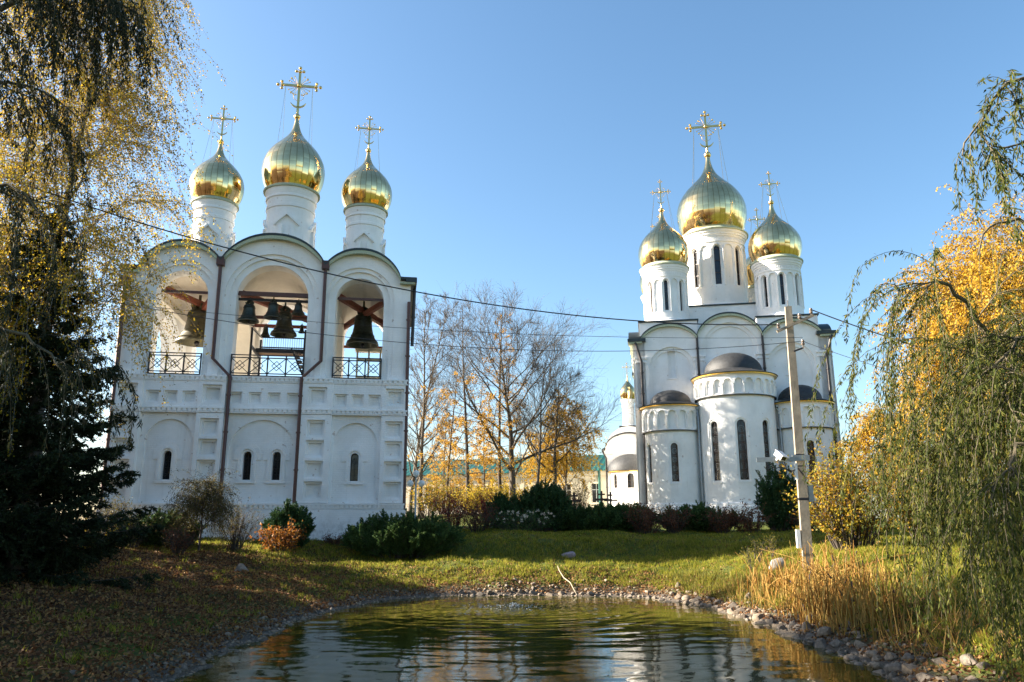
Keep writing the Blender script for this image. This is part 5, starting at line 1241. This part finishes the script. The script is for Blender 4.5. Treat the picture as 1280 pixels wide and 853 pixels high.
# right bank
_a = atY(1062, 650, 27); shrub(89, ground(_a[0], _a[1]), 4.2, 3.5, 'large shrub of yellow and amber leaves right of the utility pole', 'lf_amber', 9000, .095, .075, stems=60, wild=.5)
_a = atY(1160, 650, 28); shrub(90, ground(_a[0], _a[1]), 4.8, 3.6, 'amber shrub behind the hanging willow strands', 'lf_amber', 7000, .095, .075, stems=50)
shrub(91, ground(18.0, 20.0), 3.4, 1.8, 'dark olive shrub at the right edge behind the willow', 'lf_olive', 2600, .07, .04)
conifer_bush(92, ground(16.4, 30), 3.2, 2.2, 'dark juniper behind the amber shrub', 'lf_juniper', 2.0, 70)

# ------------------------------------------------------------------ ground cover
rg = np.random.default_rng(77)
def scatter(n, x0, x1, y0, y1):
    x = rg.uniform(x0, x1, n); y = rg.uniform(y0, y1, n); d, _, _ = pond_d(x, y)
    return x, y, terr(x, y), d
def blades(name, x, y, z, h, w_, material, lean=.35, bias=0.0):
    n = len(x); P0 = np.stack([x, y, z-.01], 1); a = rg.uniform(0, 2*PI, n); s_ = np.stack([np.cos(a), np.sin(a), 0*a], 1)
    t = np.stack([rg.normal(0, lean, n), rg.normal(0, lean, n), np.ones(n)], 1); t = unit(t)*h[:, None]; w2 = (w_*rg.uniform(.7, 1.3, n))[:, None]
    v = np.stack([P0-s_*w2, P0+s_*w2, P0+t+s_*w2*.15+t*0, P0+t-s_*w2*.15], 1).reshape(-1, 3)
    o = npmesh(name, v, np.arange(4*n).reshape(n, 4), material, rnd=np.clip(rg.normal(.45, .24, n)+bias, 0, 1)); return tag(o, kind='stuff')
x, y, z, d = scatter(660000, -17, 19, 8, 40)
patch = .5+.5*np.sin(x*.9+2*np.sin(y*.7))*np.sin(y*1.1+1.5*np.sin(x*.5))
lit = np.clip((-x-3)/4, 0, 1)*np.clip((33-y)/6, 0, 1)
keep = (d > .9+.5*patch) & (rg.uniform(0, 1, len(x)) < (1-.96*lit)*(.45+.55*patch)) & (np.abs(x) < y*.72+4)
x, y, z = x[keep], y[keep], z[keep]
pk = patch[keep]; dry = .5+.5*np.sin(x*2.3+1.7*np.sin(y*1.9))*np.sin(y*2.9+1.3*np.sin(x*1.6)); hold = rg.uniform(0, 1, len(x)) > .75*(dry > .86)
x, y, z, pk, dry = x[hold], y[hold], z[hold], pk[hold], dry[hold]
blades('grass', x, y, z, rg.uniform(.03, .11, len(x))*(.7+.9*pk), .011, 'grass', .4, .34*(dry-.5)-.14*(pk-.5))
tx, ty, tz, d = scatter(5200, -13, 13, 12, 36); k = (d > .7) & (np.abs(tx) < ty*.72+1) & (rg.uniform(0, 1, len(tx)) > .85*np.clip((-tx-3)/4, 0, 1)*np.clip((33-ty)/5, 0, 1)); tx, ty = tx[k], ty[k]
tx = np.repeat(tx, 22)+rg.normal(0, .055, len(tx)*22); ty = np.repeat(ty, 22)+rg.normal(0, .055, len(ty)*22)
blades('grass', tx, ty, terr(tx, ty), rg.uniform(.07, .22, len(tx)), .010, 'grass', .5)
x, y, z, d = scatter(300000, -18, 14, 8, 37)
lit = np.clip((-x-2)/5, 0, 1)*np.clip((34-y)/6, .12, 1)
keep = (d > .15) & (rg.uniform(0, 1, len(x)) < .10+.9*lit+.85*(d < 2.2)) & (np.abs(x) < y*.72+1.5)
x, y, z = x[keep], y[keep], z[keep]; n_ = len(x)
v, f = leaf_quads(np.stack([x, y, z+rg.uniform(.01, .05, n_)], 1), np.stack([rg.normal(size=n_), rg.normal(size=n_), rg.normal(0, .35, n_)], 1), .075, .055, rg, .2)
tag(npmesh('fallen_leaves', v, f, 'litter', rnd=rg.uniform(0, 1, n_)), kind='stuff')
# dry reeds and rough grass on the right bank
cx = []; 
for c0, c1, k, s_ in ((7.6, 20.6, 169, .45), (8.1, 21.8, 130, .5), (7.2, 18.8, 156, .45), (7.6, 19.5, 130, .4), (7.4, 17.4, 130, .4), (8.6, 20.5, 104, .5), (7.3, 22.6, 120, .4), (7.0, 16.3, 140, .4)):
    k = int(k*.62); cx.append(np.stack([rg.normal(c0, s_, k), rg.normal(c1, s_*1.4, k)], 1))
cx = np.concatenate(cx); d, _, _ = pond_d(cx[:, 0], cx[:, 1]); cx = cx[d > .35]; n_ = len(cx); zz = terr(cx[:, 0], cx[:, 1])
pol = []
for i in range(n_):
    h = rg.uniform(.30, 1.35); a = rg.normal(0, .11, 2); k = np.linspace(0, 1, 5)[:, None]; bend_ = rg.normal(0, .10 if rg.random() < .82 else .6, 2)*h
    pol.append((np.concatenate([cx[i]+a*h*k+bend_*k**2.5, zz[i]+h*k-.15*h*k**3], 1), np.linspace(.016, .006, 5)))
v1, f1 = tubes(pol, 3); r1 = np.repeat(rg.uniform(0, 1, n_), 12)
tag(npmesh('reeds', v1, f1, 'reed', rnd=r1), kind='stuff')
n_ = 3000; x = rg.uniform(6.4, 12, n_); y = rg.uniform(13, 25, n_); d, _, _ = pond_d(x, y); k = (d > .5) & (d < 3.2); x, y = x[k], y[k]
blades('rough_grass', x, y, terr(x, y), rg.uniform(.15, .55, len(x)), .012, 'reed', .4)
n_ = 5000; x = rg.uniform(5.5, 9, n_); y = rg.uniform(21, 29, n_); d, _, _ = pond_d(x, y); k = (d > .5) & (d < 2.6); x, y = x[k], y[k]
blades('rough_grass', x, y, terr(x, y), rg.uniform(.10, .4, len(x)), .012, 'weed', .4)
# cattail heads on some reeds
q = MB()
for i in range(0, len(pol), 23):
    p_ = pol[i][0][-1]; t_ = unit(pol[i][0][-1]-pol[i][0][-2]); a_ = p_-t_*.16
    q.tube([a_, a_+t_*.03, a_+t_*.13, a_+t_*.16], [.006, .017, .017, .006], 6)
tag(q.build('reed_seed_heads', 'wood', weld=False), kind='stuff')
# stems standing above the reeds
for i, (px, py, h, lb) in enumerate(((938, 716, .95, 'tall leafy green weed left of the reeds'), (951, 705, 1.05, 'tallest leafy green weed beside the boulder'), (965, 700, .8, 'shorter leafy weed next to the boulder and pole'))):
    g = gp(px, py); shrub(140+i, g, .35, h, lb, 'weed', 260, .06, .025, name='weed', stems=4, wild=.1)
# hydrangea heads in the border
n_ = 44; a = np.stack([atY(p_, 655, Y_)[:2] for p_, Y_ in zip(rg.uniform(618, 693, n_), rg.uniform(36.6, 38.0, n_))]); zz = terr(a[:, 0], a[:, 1])+rg.uniform(.45, 1.05, n_)
c = np.repeat(np.stack([a[:, 0], a[:, 1], zz], 1), 14, 0)+rg.normal(size=(n_*14, 3))*.028
v, f = leaf_quads(c, rg.normal(size=(len(c), 3)), .05, .05, rg); tag(npmesh('white_flowers', v, f, 'flower', rnd=rg.uniform(0, 1, len(f))), kind='stuff')

# fallen leaves afloat on the pond, thickest along the left shore
n_ = 2600; x = rg.uniform(-6, 7, n_); y = rg.uniform(9, 28.5, n_); d, _, _ = pond_d(x, y); k = (d < -.12) & (rg.uniform(0, 1, n_) < np.exp(d/.9)*.9+.03); x, y = x[k], y[k]; n_ = len(x)
v, f = leaf_quads(np.stack([x, y, np.full(n_, .022)], 1), np.stack([rg.normal(size=n_), rg.normal(size=n_), np.zeros(n_)], 1), .075, .055, rg, .02)
v[:, 2] = .016+.008*rg.uniform(0, 1, len(v)); tag(npmesh('floating_leaves', v, f, 'litter', rnd=rg.uniform(0, 1, n_)), kind='stuff')

# ------------------------------------------------------------------ stones
def rock_mesh(seed, flat=.65):
    r = np.random.default_rng(seed); bm = bmesh.new(); bmesh.ops.create_icosphere(bm, subdivisions=3, radius=1)
    pl = [(unit(r.normal(size=3)), r.uniform(.42, .88)) for _ in range(13)]
    for v in bm.verts:
        c = np.array(v.co)
        for nrm, dd in pl:
            e = c@nrm-dd
            if e > 0: c = c-nrm*e*.98
        c = c*(1+r.normal()*.012); v.co = (c[0], c[1]*.8, c[2]*flat)
    me = bpy.data.meshes.new('stone'); bm.to_mesh(me); bm.free(); me.materials.append(MT['rock' if seed % 3 else 'rock2']); me.polygons.foreach_set('use_smooth', [True]*len(me.polygons)); me.set_sharp_from_angle(angle=math.radians(28)); return me
RM = [rock_mesh(200+i) for i in range(12)]
cand = []
th = rg.uniform(0, 2*PI, 26000)
for t in th:
    # points round the waterline
    e = 3.2; c_, s_ = math.cos(t), math.sin(t); rho = 1/((abs(c_/PA)**e+abs(s_/PB)**e)**(1/e)); off = abs(rg.normal(0, .55))-.18
    x = PCX+c_*(rho+off); y = PCY+s_*(rho+off)
    if y < 11.5 or rg.random() > .25+.75*math.exp(-(off*2.2)**2) or abs(x) > y*.70+.5: continue
    d = float(pond_d(np.array(x), np.array(y))[0])
    left = x < -3
    if d < -.25 or d > (1.5 if left else 1.2) or rg.random() < (.75 if left else .2): continue
    s0 = float(np.clip(rg.lognormal(-3.2, .58), .02, .17))*(1.25 if x > 4.5 else (.8 if left else 1.0))
    cand.append((s0/np.hypot(x, y), s0, x, y))
cand.sort(reverse=True); placed = []
grid = {}
def free(x, y, s0):
    k = (int(x/.3), int(y/.3))
    for i in (-1, 0, 1):
        for j in (-1, 0, 1):
            for (a, b_, q) in grid.get((k[0]+i, k[1]+j), ()):
                if (a-x)**2+(b_-y)**2 < (.80*(q+s0))**2: return False
    grid.setdefault(k, []).append((x, y, s0)); return True
placed = [c for c in cand if free(c[2], c[3], c[1])]
RV = []; RF = []; off = 0
for i, (_, s0, x, y) in enumerate(placed):
    me = RM[i % 12]; z = float(terr(x, y)); rot = Matrix.Rotation(rg.uniform(0, 6.28), 4, 'Z') @ Matrix.Rotation(rg.normal(0, .3), 4, 'X') @ Matrix.Rotation(rg.normal(0, .3), 4, 'Y')
    zz = max(z, -.04)+s0*.04
    if i < 300:
        o = bpy.data.objects.new('stone', me); COL.objects.link(o); o.location = (x, y, zz); o.rotation_euler = rot.to_euler(); o.scale = (s0, s0, s0)
        where = 'left' if x < -3.2 and y < 26.5 else ('reed' if x > 5.2 and y < 25 else 'far')
        lb = {'left': 'small grey stone in the leaf-strewn rubble edging the left shore', 'reed': 'grey-brown stone in the rubble below the dry reeds', 'far': 'grey stone in the rubble row along the far shore'}[where]
        tag(o, lb, 'stone', {'left': 'stones on the left shore', 'reed': 'stones below the reeds', 'far': 'stones along the far shore'}[where])
    else:
        n_ = len(me.vertices); c = np.zeros(n_*3, np.float32); me.vertices.foreach_get('co', c); c = c.reshape(-1, 3)*s0 @ np.array(rot.to_3x3()).T+np.array([x, y, zz])
        RV.append(c); RF.append(np.array([p_.vertices[:] for p_ in me.polygons])+off); off += n_
if RV: tag(npmesh('pebbles', np.concatenate(RV), np.concatenate(RF), 'rock2'), kind='stuff')
print('stones', len(placed))
def boulder(px, py, s_, label, seed, material):
    g = gp(px, py); me = rock_mesh(seed, .6); me.materials.clear(); me.materials.append(MT[material]); o = bpy.data.objects.new('boulder', me); COL.objects.link(o)
    o.location = (g[0], g[1], g[2]+s_*.2); o.scale = (s_, s_, s_); tag(o, label, 'boulder')
MT['granite'] = m_plain('pale_granite', (0.24, 0.215, 0.18), .85, 0, .3, 4, .4); MT['pinkgranite'] = m_plain('pinkish_granite', (0.26, 0.21, 0.22), .85, 0, .25, 4, .4)
boulder(301, 715, .36, 'single grey boulder lying on the leafy left bank', 301, 'rock'); boulder(709, 697, .36, 'smooth pinkish boulder on the lawn above the far shore', 302, 'pinkgranite'); boulder(972, 714, .56, 'pale granite boulder beside the foot of the utility pole', 303, 'granite')
# bleached branch sliding into the water
pts = []
for px, py, lift in ((697, 711, .10), (699, 719, .16), (705, 727, .12), (713, 734, .14), (721, 744, .0)):
    g = gp(px, py); pts.append((g[0], g[1], max(g[2], 0)+lift))
q = MB(); q.tube(pts, [.014, .019, .022, .020, .017], 7); tag(q.build('bleached_branch', 'drybranch', smooth=60), 'pale bare branch lying down the far bank into the water', 'branch')
# fountain bubbling at the surface
T = thing('fountain', 'low bubbling fountain jet breaking the pond surface', 'fountain', (FX, FY, 0))
q = MB(); q.lathe(0, 0, [(.02, -.3), (.10, -.25), (.10, -.03), (.05, .02), (.01, .02)], 12); q.build('nozzle', 'iron', T)
q = MB()
for i in range(170):
    a = rg.uniform(0, 2*PI); rr = abs(rg.normal(0, .42)); s_ = rg.uniform(.006, .02); zz = .01+max(0, .14-.3*rr)*rg.uniform(0, 1)
    q.lathe(rr*math.cos(a)*1.3, rr*math.sin(a), [(.001, zz-s_*.6), (s_*.8, zz-.1*s_), (s_*.7, zz+.4*s_), (.001, zz+s_*.7)], 5)
MT['foam'] = m_plain('water_foam', (.75, .77, .78), .15, 0, .05, 5)
tag(q.build('splash', 'foam', T, weld=False), kind='stuff')
